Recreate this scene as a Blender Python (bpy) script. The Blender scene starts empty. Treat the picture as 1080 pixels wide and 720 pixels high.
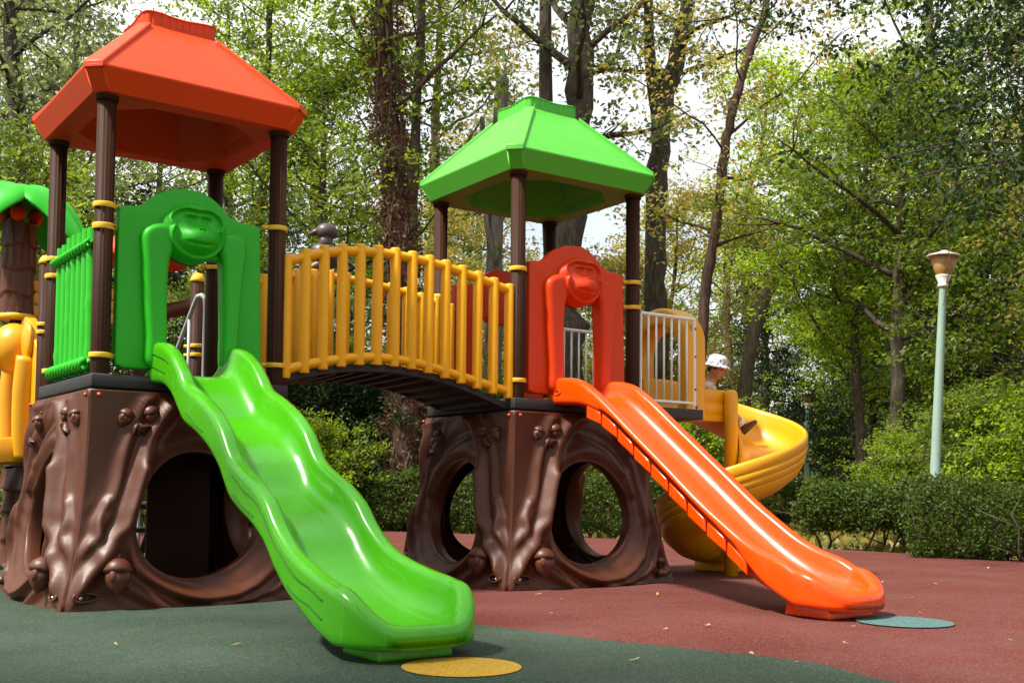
import bpy, bmesh, math, random
import numpy as np
from mathutils import Vector, Matrix, Euler

sc = bpy.context.scene
col = sc.collection
PI = math.pi
rad = math.radians

# ------------------------------------------------------------------ helpers
def mesh_from(name, verts, faces, smooth=True):
    me = bpy.data.meshes.new(name)
    me.from_pydata([tuple(map(float, v)) for v in verts], [], [tuple(map(int, f)) for f in faces])
    me.validate()
    if smooth:
        me.polygons.foreach_set('use_smooth', [True] * len(me.polygons))
    me.update()
    return me

def link(name, me, mat=None, parent=None, loc=None, rot=None):
    o = bpy.data.objects.new(name, me)
    col.objects.link(o)
    if mat is not None and me is not None:
        if len(me.materials) == 0:
            me.materials.append(mat)
        elif me.materials[0] is not mat:
            o.material_slots[0].link = 'OBJECT'
            o.material_slots[0].material = mat
    if parent is not None:
        o.parent = parent
    if loc is not None:
        o.location = loc
    if rot is not None:
        o.rotation_euler = rot
    return o

def thing(name, label, cat, loc=(0, 0, 0), rotz=0.0, group=None):
    o = bpy.data.objects.new(name, None)
    col.objects.link(o)
    o.empty_display_size = 0.2
    o.location = loc
    o.rotation_euler = (0, 0, rotz)
    o['label'] = label
    o['category'] = cat
    if group:
        o['group'] = group
    return o

def tag(o, label, cat, group=None):
    o['label'] = label
    o['category'] = cat
    if group:
        o['group'] = group
    return o

def bevel(o, w=0.01, seg=3, angle=35):
    m = o.modifiers.new('bevel', 'BEVEL')
    m.width = w
    m.segments = seg
    m.limit_method = 'ANGLE'
    m.angle_limit = rad(angle)
    return o

class MB:
    """collects shapes for ONE mesh"""
    def __init__(s):
        s.v, s.f = [], []
    def add(s, verts, faces):
        b = len(s.v)
        s.v.extend([tuple(map(float, x)) for x in verts])
        s.f.extend([tuple(int(i) + b for i in f) for f in faces])
        return s
    def box(s, x0, x1, y0, y1, z0, z1, M=None):
        v = [(x0, y0, z0), (x1, y0, z0), (x1, y1, z0), (x0, y1, z0), (x0, y0, z1), (x1, y0, z1), (x1, y1, z1), (x0, y1, z1)]
        if M is not None:
            v = [tuple(M @ Vector(p)) for p in v]
        f = [(0, 3, 2, 1), (4, 5, 6, 7), (0, 1, 5, 4), (1, 2, 6, 5), (2, 3, 7, 6), (3, 0, 4, 7)]
        return s.add(v, f)
    def tube(s, pts, radii, n=12, cap=True, squash=None, flute=None):
        P = np.array(pts, float)
        K = len(P)
        R = np.full(K, radii, float) if np.isscalar(radii) else np.array(radii, float)
        T = np.zeros_like(P)
        T[1:-1] = P[2:] - P[:-2]
        T[0] = P[1] - P[0]
        T[-1] = P[-1] - P[-2]
        T /= np.linalg.norm(T, axis=1)[:, None] + 1e-12
        up = np.array([0, 0, 1.0]) if abs(T[0][2]) < 0.9 else np.array([1.0, 0, 0])
        N = np.cross(T[0], up)
        N /= np.linalg.norm(N)
        a = np.linspace(0, 2 * PI, n, endpoint=False)
        mul = np.ones(n) if flute is None else 1 + flute[1] * np.cos(a * flute[0])
        V = []
        for i in range(K):
            N = N - T[i] * np.dot(N, T[i])
            N /= np.linalg.norm(N) + 1e-12
            B = np.cross(T[i], N)
            sq = 1.0 if squash is None else squash
            V.append(P[i] + R[i] * (np.outer(np.cos(a) * mul, N) + sq * np.outer(np.sin(a) * mul, B)))
        V = np.concatenate(V)
        F = []
        for i in range(K - 1):
            for j in range(n):
                k = (j + 1) % n
                F.append((i * n + j, i * n + k, (i + 1) * n + k, (i + 1) * n + j))
        if cap:
            F.append(tuple(range(n - 1, -1, -1)))
            F.append(tuple((K - 1) * n + j for j in range(n)))
        return s.add(V, F)
    def lathe(s, prof, n=24, M=None, cap=True):
        a = np.linspace(0, 2 * PI, n, endpoint=False)
        V = []
        for r, z in prof:
            for t in a:
                V.append((r * math.cos(t), r * math.sin(t), z))
        if M is not None:
            V = [tuple(M @ Vector(p)) for p in V]
        F = []
        for i in range(len(prof) - 1):
            for j in range(n):
                k = (j + 1) % n
                F.append((i * n + j, i * n + k, (i + 1) * n + k, (i + 1) * n + j))
        if cap:
            F.append(tuple(range(n - 1, -1, -1)))
            F.append(tuple((len(prof) - 1) * n + j for j in range(n)))
        return s.add(V, F)
    def ball(s, c, r, n=16, m=10, M=None):
        r = (r, r, r) if np.isscalar(r) else r
        V, F = [], []
        for i in range(m + 1):
            t = PI * i / m
            for j in range(n):
                q = 2 * PI * j / n
                p = Vector((r[0] * math.sin(t) * math.cos(q), r[1] * math.sin(t) * math.sin(q), r[2] * math.cos(t)))
                if M is not None:
                    p = M @ p
                V.append(tuple(Vector(c) + p))
        for i in range(m):
            for j in range(n):
                k = (j + 1) % n
                F.append((i * n + j, (i + 1) * n + j, (i + 1) * n + k, i * n + k))
        return s.add(V, F)
    def grid(s, G, close_u=False):
        """G: (m, n, 3) array"""
        m, n = G.shape[:2]
        F = []
        for i in range(m - 1):
            for j in range(n if close_u else n - 1):
                k = (j + 1) % n
                F.append((i * n + j, i * n + k, (i + 1) * n + k, (i + 1) * n + j))
        return s.add(G.reshape(-1, 3), F)
    def build(s, name, mat, parent=None, smooth=True, loc=None, rot=None):
        return link(name, mesh_from(name, s.v, s.f, smooth), mat, parent, loc, rot)

def smooth_angle(o, ang=35):
    me = o.data
    me.polygons.foreach_set('use_smooth', [True] * len(me.polygons))
    bm = bmesh.new()
    bm.from_mesh(me)
    bmesh.ops.remove_doubles(bm, verts=bm.verts, dist=1e-5)
    for e in bm.edges:
        if len(e.link_faces) == 2:
            try:
                e.smooth = e.calc_face_angle() < rad(ang)
            except ValueError:
                e.smooth = False
    bm.to_mesh(me)
    bm.free()
    return o

def fix_normals(o):
    bm = bmesh.new()
    bm.from_mesh(o.data)
    bmesh.ops.recalc_face_normals(bm, faces=bm.faces)
    bm.to_mesh(o.data)
    bm.free()
    return o

def catmull(pts, n=10, closed=False):
    P = [np.array(p, float) for p in pts]
    out = []
    m = len(P)
    rng = range(m) if closed else range(m - 1)
    for i in rng:
        if closed:
            p0, p1, p2, p3 = P[(i - 1) % m], P[i], P[(i + 1) % m], P[(i + 2) % m]
        else:
            p1, p2 = P[i], P[i + 1]
            p0 = P[i - 1] if i > 0 else 2 * p1 - p2
            p3 = P[i + 2] if i + 2 < m else 2 * p2 - p1
        for k in range(n):
            t = k / n
            out.append(0.5 * ((2 * p1) + (-p0 + p2) * t + (2 * p0 - 5 * p1 + 4 * p2 - p3) * t * t + (-p0 + 3 * p1 - 3 * p2 + p3) * t ** 3))
    if not closed:
        out.append(P[-1])
    return np.array(out)

def interp(x, xs, ys):
    """monotone-ish smooth interpolation through a Catmull-Rom in x"""
    C = catmull(list(zip(xs, ys)), 12)
    return np.interp(x, C[:, 0], C[:, 1])

def outline_solid(name, loops, depth, bev, mat, parent, M, res=3):
    """flat outline (with holes) with rounded edges -> mesh. loops in the XZ plane, thickness along Y (front at -Y)"""
    cu = bpy.data.curves.new(name, 'CURVE')
    cu.dimensions = '2D'
    cu.fill_mode = 'BOTH'
    cu.extrude = depth / 2
    cu.bevel_depth = bev
    cu.bevel_resolution = res
    cu.offset = -bev
    for L in loops:
        sp = cu.splines.new('POLY')
        sp.points.add(len(L) - 1)
        for q, pt in zip(sp.points, L):
            q.co = (pt[0], pt[1], 0, 1)
        sp.use_cyclic_u = True
    tmp = bpy.data.objects.new('tmp', cu)
    col.objects.link(tmp)
    dg = bpy.context.evaluated_depsgraph_get()
    me = bpy.data.meshes.new_from_object(tmp.evaluated_get(dg))
    me.name = name
    bpy.data.objects.remove(tmp)
    bpy.data.curves.remove(cu)
    R = Matrix(((1, 0, 0, 0), (0, 0, -1, 0), (0, 1, 0, 0), (0, 0, 0, 1)))
    me.transform(M @ R)
    me.materials.clear()
    o = link(name, me, mat, parent)
    smooth_angle(o, 40)
    return o

def copy_tree(o, parent=None):
    c = o.copy()
    col.objects.link(c)
    if parent is not None:
        c.parent = parent
    for ch in list(o.children):
        copy_tree(ch, c)
    return c

# ------------------------------------------------------------------ materials
def new_mat(name):
    m = bpy.data.materials.new(name)
    m.use_nodes = True
    nt = m.node_tree
    b = nt.nodes['Principled BSDF']
    return m, nt, b

def plastic(name, rgb, rough=0.32, bump=0.06, scale=60, var=0.10, spec=0.5, grime=0.25, coat=0.0):
    m, nt, b = new_mat(name)
    N, L = nt.nodes, nt.links
    tc = N.new('ShaderNodeTexCoord')
    n1 = N.new('ShaderNodeTexNoise')
    n1.inputs['Scale'].default_value = 3.0
    n1.inputs['Detail'].default_value = 6
    L.new(tc.outputs['Object'], n1.inputs['Vector'])
    mix = N.new('ShaderNodeMix')
    mix.data_type = 'RGBA'
    mix.inputs['A'].default_value = (*[c * (1 - var) for c in rgb], 1)
    mix.inputs['B'].default_value = (*[min(1, c * (1 + var)) for c in rgb], 1)
    L.new(n1.outputs['Fac'], mix.inputs['Factor'])
    # faint dust and scuffs with a shape of their own
    n3 = N.new('ShaderNodeTexNoise')
    n3.inputs['Scale'].default_value = 14
    n3.inputs['Detail'].default_value = 8
    n3.inputs['Roughness'].default_value = 0.75
    L.new(tc.outputs['Object'], n3.inputs['Vector'])
    rp = N.new('ShaderNodeMapRange')
    rp.inputs['From Min'].default_value = 0.55
    rp.inputs['From Max'].default_value = 0.8
    rp.inputs['To Max'].default_value = grime
    L.new(n3.outputs['Fac'], rp.inputs['Value'])
    mx2 = N.new('ShaderNodeMix')
    mx2.data_type = 'RGBA'
    L.new(rp.outputs['Result'], mx2.inputs['Factor'])
    L.new(mix.outputs['Result'], mx2.inputs['A'])
    mx2.inputs['B'].default_value = (*[0.7 * c + 0.05 for c in rgb], 1)
    L.new(mx2.outputs['Result'], b.inputs['Base Color'])
    mr = N.new('ShaderNodeMapRange')
    mr.inputs['To Min'].default_value = max(0.05, rough - 0.08)
    mr.inputs['To Max'].default_value = rough + 0.14
    L.new(n3.outputs['Fac'], mr.inputs['Value'])
    L.new(mr.outputs['Result'], b.inputs['Roughness'])
    n2 = N.new('ShaderNodeTexNoise')
    n2.inputs['Scale'].default_value = scale
    n2.inputs['Detail'].default_value = 4
    L.new(tc.outputs['Object'], n2.inputs['Vector'])
    bp = N.new('ShaderNodeBump')
    bp.inputs['Strength'].default_value = bump
    bp.inputs['Distance'].default_value = 0.01
    L.new(n2.outputs['Fac'], bp.inputs['Height'])
    L.new(bp.outputs['Normal'], b.inputs['Normal'])
    b.inputs['Specular IOR Level'].default_value = spec
    if coat:
        b.inputs['Coat Weight'].default_value = coat
        b.inputs['Coat Roughness'].default_value = 0.2
    return m

def leaf_mat(name, c1, c2, c3=None, trans=0.45, f3=0.08, rough=0.5):
    """leaf colour varies from leaf to leaf (random per island)"""
    m, nt, b = new_mat(name)
    N, L = nt.nodes, nt.links
    g = N.new('ShaderNodeNewGeometry')
    cr = N.new('ShaderNodeValToRGB')
    e = cr.color_ramp.elements
    e[0].position = 0.0
    e[0].color = (*c1, 1)
    e[1].position = 1.0 - f3 if c3 else 1.0
    e[1].color = (*c2, 1)
    if c3:
        k = cr.color_ramp.elements.new(1.0 - f3 + 0.01)
        k.color = (*c3, 1)
    L.new(g.outputs['Random Per Island'], cr.inputs['Fac'])
    oi = N.new('ShaderNodeObjectInfo')
    hs = N.new('ShaderNodeHueSaturation')
    mr = N.new('ShaderNodeMapRange')
    mr.inputs['To Min'].default_value = 0.8
    mr.inputs['To Max'].default_value = 1.2
    L.new(oi.outputs['Random'], mr.inputs['Value'])
    L.new(mr.outputs['Result'], hs.inputs['Value'])
    L.new(cr.outputs['Color'], hs.inputs['Color'])
    L.new(hs.outputs['Color'], b.inputs['Base Color'])
    b.inputs['Roughness'].default_value = rough
    b.inputs['Specular IOR Level'].default_value = 0.35
    t = N.new('ShaderNodeBsdfTranslucent')
    hs2 = N.new('ShaderNodeHueSaturation')
    hs2.inputs['Hue'].default_value = 0.485
    hs2.inputs['Saturation'].default_value = 1.1
    hs2.inputs['Value'].default_value = 1.9
    L.new(hs.outputs['Color'], hs2.inputs['Color'])
    L.new(hs2.outputs['Color'], t.inputs['Color'])
    mx = N.new('ShaderNodeMixShader')
    mx.inputs['Fac'].default_value = trans
    L.new(b.outputs['BSDF'], mx.inputs[1])
    L.new(t.outputs['BSDF'], mx.inputs[2])
    L.new(mx.outputs['Shader'], N['Material Output'].inputs['Surface'])
    return m

def bark_mat(name, c1, c2, scale=6.0, bump=0.8):
    m, nt, b = new_mat(name)
    N, L = nt.nodes, nt.links
    tc = N.new('ShaderNodeTexCoord')
    mp = N.new('ShaderNodeMapping')
    mp.inputs['Scale'].default_value = (3, 3, 0.6)
    L.new(tc.outputs['Object'], mp.inputs['Vector'])
    n = N.new('ShaderNodeTexNoise')
    n.inputs['Scale'].default_value = scale
    n.inputs['Detail'].default_value = 10
    n.inputs['Roughness'].default_value = 0.65
    L.new(mp.outputs['Vector'], n.inputs['Vector'])
    cr = N.new('ShaderNodeValToRGB')
    cr.color_ramp.elements[0].position = 0.35
    cr.color_ramp.elements[0].color = (*c1, 1)
    cr.color_ramp.elements[1].position = 0.68
    cr.color_ramp.elements[1].color = (*c2, 1)
    L.new(n.outputs['Fac'], cr.inputs['Fac'])
    L.new(cr.outputs['Color'], b.inputs['Base Color'])
    b.inputs['Roughness'].default_value = 0.9
    bp = N.new('ShaderNodeBump')
    bp.inputs['Strength'].default_value = bump
    bp.inputs['Distance'].default_value = 0.05
    L.new(n.outputs['Fac'], bp.inputs['Height'])
    L.new(bp.outputs['Normal'], b.inputs['Normal'])
    return m

def rubber(name, rgb, fleck):
    """poured EPDM granules: fine speckle, worn lighter patches, rough"""
    m, nt, b = new_mat(name)
    N, L = nt.nodes, nt.links
    tc = N.new('ShaderNodeTexCoord')
    vo = N.new('ShaderNodeTexVoronoi')
    vo.inputs['Scale'].default_value = 150
    L.new(tc.outputs['Object'], vo.inputs['Vector'])
    cr = N.new('ShaderNodeValToRGB')
    e = cr.color_ramp.elements
    e[0].position = 0.0
    e[0].color = (*[c * 0.6 for c in rgb], 1)
    e[1].position = 1.0
    e[1].color = (*fleck, 1)
    k = e.new(0.45)
    k.color = (*rgb, 1)
    k = e.new(0.8)
    k.color = (*[c * 1.15 for c in rgb], 1)
    sp = N.new('ShaderNodeSeparateColor')
    L.new(vo.outputs['Color'], sp.inputs['Color'])
    L.new(sp.outputs['Red'], cr.inputs['Fac'])
    n1 = N.new('ShaderNodeTexNoise')
    n1.inputs['Scale'].default_value = 1.3
    n1.inputs['Detail'].default_value = 7
    n1.inputs['Roughness'].default_value = 0.6
    L.new(tc.outputs['Object'], n1.inputs['Vector'])
    rp = N.new('ShaderNodeMapRange')
    rp.inputs['From Min'].default_value = 0.4
    rp.inputs['From Max'].default_value = 0.72
    rp.inputs['To Max'].default_value = 0.45
    L.new(n1.outputs['Fac'], rp.inputs['Value'])
    mx = N.new('ShaderNodeMix')
    mx.data_type = 'RGBA'
    L.new(rp.outputs['Result'], mx.inputs['Factor'])
    L.new(cr.outputs['Color'], mx.inputs['A'])
    mx.inputs['B'].default_value = (*[0.8 * c + 0.05 for c in rgb], 1)
    L.new(mx.outputs['Result'], b.inputs['Base Color'])
    b.inputs['Roughness'].default_value = 0.85
    b.inputs['Specular IOR Level'].default_value = 0.14
    bp = N.new('ShaderNodeBump')
    bp.inputs['Strength'].default_value = 0.5
    bp.inputs['Distance'].default_value = 0.004
    L.new(vo.outputs['Distance'], bp.inputs['Height'])
    L.new(bp.outputs['Normal'], b.inputs['Normal'])
    return m

M = {}
M['green'] = plastic('green_plastic', (0.050, 0.32, 0.002), 0.22, 0.012, 40, grime=0.08)
M['green_matte'] = plastic('green_plastic_matte', (0.016, 0.41, 0.008), 0.40, 0.03, 80, grime=0.10, spec=0.35)
M['green_groove_shade'] = plastic('painted_groove_shade', (0.006, 0.10, 0.003), 0.5, 0.01, 80)  # darker green that paints the shade of the slide's engraved lines
M['lime'] = plastic('lime_plastic', (0.075, 0.46, 0.030), 0.48, 0.04, 80)
M['cream'] = plastic('khaki_underside_plastic', (0.14, 0.28, 0.02), 0.5, 0.03, 80)
M['orange'] = plastic('orange_red_plastic', (0.84, 0.066, 0.0003), 0.22, 0.012, 40, grime=0.10)
M['red'] = plastic('red_plastic', (0.62, 0.042, 0.002), 0.40, 0.03, 80, grime=0.08, spec=0.28)
M['roof_red'] = plastic('coral_red_plastic', (0.68, 0.052, 0.003), 0.46, 0.04, 80, grime=0.3, spec=0.3)
M['yellow'] = plastic('yellow_plastic', (0.74, 0.34, 0.003), 0.33, 0.03, 60)
M['amber'] = plastic('amber_plastic', (0.86, 0.39, 0.0005), 0.36, 0.012, 60, grime=0.05, spec=0.35)
M['clamp'] = plastic('yellow_clamp_plastic', (0.78, 0.46, 0.015), 0.4, 0.04, 60)
M['brown'] = plastic('brown_trunk_plastic', (0.082, 0.0215, 0.0085), 0.42, 0.10, 30, var=0.22, grime=0.3, spec=0.4)
M['nut'] = plastic('brown_acorn_plastic', (0.090, 0.025, 0.0105), 0.42, 0.06, 40, var=0.15)
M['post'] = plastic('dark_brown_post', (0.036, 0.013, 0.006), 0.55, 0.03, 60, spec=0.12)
M['deck'] = plastic('black_deck', (0.018, 0.018, 0.020), 0.6, 0.2, 90)
M['white_metal'] = plastic('white_painted_steel', (0.80, 0.80, 0.78), 0.35, 0.03, 60, var=0.04, grime=0.1)
M['grey_metal'] = plastic('grey_steel', (0.42, 0.43, 0.44), 0.35, 0.03, 60, var=0.05)
M['bolt'] = plastic('red_bolt_cap', (0.45, 0.03, 0.02), 0.35, 0.02, 60)
M['steel'] = plastic('bright_steel', (0.6, 0.6, 0.6), 0.25, 0.02, 60)
M['steel'].node_tree.nodes['Principled BSDF'].inputs['Metallic'].default_value = 1.0
M['dark'] = plastic('dark_recess', (0.02, 0.009, 0.006), 0.7, 0.02, 60)
M['lamp_pole'] = plastic('pale_green_paint', (0.26, 0.38, 0.32), 0.5, 0.05, 40, var=0.08)
M['lamp_shade'] = plastic('tan_lamp_shade', (0.42, 0.24, 0.075), 0.35, 0.02, 40)
M['lamp_white'] = plastic('weathered_white_paint', (0.74, 0.70, 0.66), 0.5, 0.03, 40)
M['grey_bird'] = plastic('grey_brown_plastic', (0.07, 0.045, 0.045), 0.4, 0.04, 40)
M['blue_rope'] = plastic('blue_rope', (0.02, 0.08, 0.20), 0.7, 0.3, 200)
M['skin'] = plastic('skin', (0.52, 0.26, 0.16), 0.5, 0.02, 200, var=0.05, grime=0)
M['hair'] = plastic('brown_hair', (0.06, 0.03, 0.015), 0.6, 0.3, 150)
M['shirt'] = plastic('white_cotton', (0.72, 0.70, 0.70), 0.9, 0.2, 200, var=0.05)
M['shorts'] = plastic('beige_cotton', (0.25, 0.22, 0.18), 0.9, 0.2, 200, var=0.05)
M['shoe'] = plastic('brown_shoe', (0.07, 0.04, 0.025), 0.6, 0.1, 100)
M['sock'] = plastic('white_sock', (0.75, 0.74, 0.72), 0.9, 0.1, 200)
M['rub_green'] = rubber('green_rubber', (0.034, 0.058, 0.039), (0.095, 0.125, 0.09))
M['rub_red'] = rubber('red_rubber', (0.118, 0.030, 0.024), (0.22, 0.09, 0.075))
M['rub_yellow'] = rubber('yellow_rubber', (0.50, 0.29, 0.025), (0.55, 0.36, 0.08))
M['rub_teal'] = rubber('teal_rubber', (0.075, 0.15, 0.15), (0.15, 0.22, 0.22))

def hat_mat():
    m, nt, b = new_mat('dotted_hat_cotton')
    N, L = nt.nodes, nt.links
    tc = N.new('ShaderNodeTexCoord')
    vo = N.new('ShaderNodeTexVoronoi')
    vo.inputs['Scale'].default_value = 34
    L.new(tc.outputs['Object'], vo.inputs['Vector'])
    lt = N.new('ShaderNodeMath')
    lt.operation = 'LESS_THAN'
    lt.inputs[1].default_value = 0.34
    L.new(vo.outputs['Distance'], lt.inputs[0])
    mx = N.new('ShaderNodeMix')
    mx.data_type = 'RGBA'
    L.new(lt.outputs[0], mx.inputs['Factor'])
    mx.inputs['A'].default_value = (0.56, 0.56, 0.60, 1)
    mx.inputs['B'].default_value = (0.10, 0.09, 0.16, 1)
    L.new(mx.outputs['Result'], b.inputs['Base Color'])
    b.inputs['Roughness'].default_value = 0.9
    return m
M['hat'] = hat_mat()

def wear(m, tint):
    """fine scuffs running down a slide"""
    nt = m.node_tree
    N, L = nt.nodes, nt.links
    b = N['Principled BSDF']
    tc = N.new('ShaderNodeTexCoord')
    mp = N.new('ShaderNodeMapping')
    mp.inputs['Scale'].default_value = (46, 1.6, 1.6)
    L.new(tc.outputs['Object'], mp.inputs['Vector'])
    n = N.new('ShaderNodeTexNoise')
    n.inputs['Scale'].default_value = 2.0
    n.inputs['Detail'].default_value = 7
    n.inputs['Roughness'].default_value = 0.7
    L.new(mp.outputs['Vector'], n.inputs['Vector'])
    r = N.new('ShaderNodeMapRange')
    r.inputs['From Min'].default_value = 0.56
    r.inputs['From Max'].default_value = 0.74
    r.inputs['To Max'].default_value = 0.30
    L.new(n.outputs['Fac'], r.inputs['Value'])
    src = b.inputs['Base Color'].links[0].from_socket
    mx = N.new('ShaderNodeMix')
    mx.data_type = 'RGBA'
    L.new(r.outputs['Result'], mx.inputs['Factor'])
    L.new(src, mx.inputs['A'])
    mx.inputs['B'].default_value = (*tint, 1)
    L.new(mx.outputs['Result'], b.inputs['Base Color'])
    rs = b.inputs['Roughness'].links[0].from_socket
    ad = N.new('ShaderNodeMath')
    ad.operation = 'MULTIPLY_ADD'
    ad.inputs[1].default_value = 0.9
    L.new(r.outputs['Result'], ad.inputs[0])
    L.new(rs, ad.inputs[2])
    L.new(ad.outputs[0], b.inputs['Roughness'])
wear(M['green'], (0.13, 0.44, 0.05))
wear(M['orange'], (0.86, 0.14, 0.02))

def ground_mat():
    m, nt, b = new_mat('dry_grass_and_soil')
    N, L = nt.nodes, nt.links
    tc = N.new('ShaderNodeTexCoord')
    n1 = N.new('ShaderNodeTexNoise')
    n1.inputs['Scale'].default_value = 0.35
    n1.inputs['Detail'].default_value = 8
    L.new(tc.outputs['Object'], n1.inputs['Vector'])
    n2 = N.new('ShaderNodeTexNoise')
    n2.inputs['Scale'].default_value = 30
    n2.inputs['Detail'].default_value = 8
    n2.inputs['Roughness'].default_value = 0.8
    L.new(tc.outputs['Object'], n2.inputs['Vector'])
    cr = N.new('ShaderNodeValToRGB')
    e = cr.color_ramp.elements
    e[0].position = 0.35
    e[0].color = (0.055, 0.075, 0.02, 1)
    e[1].position = 0.62
    e[1].color = (0.30, 0.24, 0.125, 1)
    L.new(n1.outputs['Fac'], cr.inputs['Fac'])
    mx = N.new('ShaderNodeMix')
    mx.data_type = 'RGBA'
    mx.blend_type = 'MULTIPLY'
    mx.inputs['Factor'].default_value = 0.9
    cr2 = N.new('ShaderNodeValToRGB')
    cr2.color_ramp.elements[0].position = 0.3
    cr2.color_ramp.elements[0].color = (0.25, 0.25, 0.25, 1)
    cr2.color_ramp.elements[1].position = 0.7
    cr2.color_ramp.elements[1].color = (1.2, 1.15, 1.0, 1)
    L.new(n2.outputs['Fac'], cr2.inputs['Fac'])
    L.new(cr.outputs['Color'], mx.inputs['A'])
    L.new(cr2.outputs['Color'], mx.inputs['B'])
    L.new(mx.outputs['Result'], b.inputs['Base Color'])
    b.inputs['Roughness'].default_value = 0.95
    bp = N.new('ShaderNodeBump')
    bp.inputs['Strength'].default_value = 0.7
    bp.inputs['Distance'].default_value = 0.05
    L.new(n2.outputs['Fac'], bp.inputs['Height'])
    L.new(bp.outputs['Normal'], b.inputs['Normal'])
    return m
M['ground'] = ground_mat()
M['bark'] = bark_mat('dark_bark', (0.026, 0.018, 0.013), (0.13, 0.097, 0.072))
M['bark_grey'] = bark_mat('grey_bark', (0.075, 0.062, 0.052), (0.24, 0.205, 0.175))
M['bark_red'] = bark_mat('red_brown_bark', (0.030, 0.014, 0.010), (0.13, 0.07, 0.045))
M['bark_tan'] = bark_mat('tan_bark', (0.07, 0.05, 0.03), (0.22, 0.16, 0.10))
M['leaf_mid'] = leaf_mat('mid_green_leaves', (0.070, 0.12, 0.018), (0.17, 0.24, 0.036), (0.26, 0.22, 0.05), 0.5, 0.04)
M['leaf_lime'] = leaf_mat('lime_leaves', (0.12, 0.19, 0.022), (0.25, 0.35, 0.045), None, 0.6)
M['leaf_olive'] = leaf_mat('olive_yellow_leaves', (0.16, 0.18, 0.032), (0.36, 0.33, 0.085), (0.40, 0.26, 0.08), 0.5, 0.12)
M['leaf_dark'] = leaf_mat('dark_leaves', (0.012, 0.032, 0.010), (0.034, 0.068, 0.018), (0.09, 0.11, 0.03), 0.3, 0.06)
M['leaf_sage'] = leaf_mat('grey_green_leaves', (0.09, 0.125, 0.045), (0.21, 0.25, 0.10), None, 0.55)
M['leaf_hedge'] = leaf_mat('hedge_leaves', (0.026, 0.056, 0.010), (0.095, 0.150, 0.020), (0.17, 0.19, 0.035), 0.35, 0.06, 0.7)
M['leaf_dry'] = leaf_mat('dry_vine_leaves', (0.09, 0.04, 0.025), (0.20, 0.10, 0.055), (0.10, 0.11, 0.03), 0.3, 0.15)
M['litter'] = leaf_mat('fallen_leaf', (0.55, 0.40, 0.16), (0.50, 0.30, 0.10), None, 0.2)
M['litter_pale'] = leaf_mat('fallen_leaf_pale', (0.75, 0.66, 0.48), (0.7, 0.55, 0.32), None, 0.2)

# ------------------------------------------------------------------ camera, world, sun
H = 0.7828
cam = bpy.data.cameras.new('camera')
cam.sensor_width = 36
cam.lens = 36 * 1162.12 / 1080
cam.shift_y = 94.62 / 1080
cam.clip_end = 600
cam.clip_start = 0.05
co = bpy.data.objects.new('camera', cam)
col.objects.link(co)
co.matrix_world = Matrix.Translation((0, 0, H)) @ Matrix.Rotation(PI / 2 + 0.0503, 4, 'X') @ Matrix.Rotation(0.0091, 4, 'Z')
sc.camera = co

SUN_AZ = Vector((-0.86, -0.50, 0)).normalized()   # where the light comes from
SUN_EL = rad(56)
sd = Vector((SUN_AZ.x * math.cos(SUN_EL), SUN_AZ.y * math.cos(SUN_EL), math.sin(SUN_EL)))
sun = bpy.data.lights.new('sun', 'SUN')
sun.energy = 3.7
sun.angle = rad(4.5)
sun.color = (1.0, 0.94, 0.83)
so = bpy.data.objects.new('sun', sun)
col.objects.link(so)
so.rotation_euler = sd.to_track_quat('Z', 'Y').to_euler()
so.location = sd * 30
w = bpy.data.worlds.new('World')
sc.world = w
w.use_nodes = True
nt = w.node_tree
sky = nt.nodes.new('ShaderNodeTexSky')
sky.sky_type = 'NISHITA'
sky.sun_disc = False
sky.sun_elevation = SUN_EL
sky.sun_rotation = math.atan2(sd.x, sd.y)
sky.air_density = 1.0
sky.dust_density = 2.5
sky.ozone_density = 1.0
bg = nt.nodes['Background']
bg.inputs['Strength'].default_value = 0.085
veil = nt.nodes.new('ShaderNodeMix')
veil.data_type = 'RGBA'
wtc = nt.nodes.new('ShaderNodeTexCoord')
wn = nt.nodes.new('ShaderNodeTexNoise')
wn.inputs['Scale'].default_value = 2.2
wn.inputs['Detail'].default_value = 6
nt.links.new(wtc.outputs['Generated'], wn.inputs['Vector'])
wr = nt.nodes.new('ShaderNodeMapRange')
wr.inputs['From Min'].default_value = 0.3
wr.inputs['From Max'].default_value = 0.62
wr.inputs['To Min'].default_value = 0.35
wr.inputs['To Max'].default_value = 0.95
nt.links.new(wn.outputs['Fac'], wr.inputs['Value'])
nt.links.new(wr.outputs['Result'], veil.inputs['Factor'])
nt.links.new(sky.outputs['Color'], veil.inputs['A'])
veil.inputs['B'].default_value = (7.9, 7.9, 7.8, 1)
nt.links.new(veil.outputs['Result'], bg.inputs['Color'])
sc.view_settings.view_transform = 'Standard'
sc.view_settings.look = 'None'
sc.view_settings.gamma = 1
sc.view_settings.exposure = 1.12
sc.view_settings.use_curve_mapping = False
sc.render.engine = 'CYCLES'
sc.cycles.max_bounces = 6
sc.cycles.diffuse_bounces = 3
sc.cycles.glossy_bounces = 2
sc.cycles.transmission_bounces = 3
sc.cycles.use_denoising = True
sc.cycles.caustics_reflective = False
sc.cycles.caustics_refractive = False

# ------------------------------------------------------------------ tower frames
A1, A2 = 0.6333, 0.6041
N1 = Vector((-2.6485, 7.0422, 0))
N2 = Vector((0.0345, 8.6741, 0))
def frame(N, a):
    return Vector((math.cos(a), math.sin(a), 0)), Vector((-math.sin(a), math.cos(a), 0))
r1, l1 = frame(N1, A1)
r2, l2 = frame(N2, A2)
S = 1.2
DECK_LO, DECK_HI = 1.39, 1.48
POST_TOP = 3.30
PR = 0.0585

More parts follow.
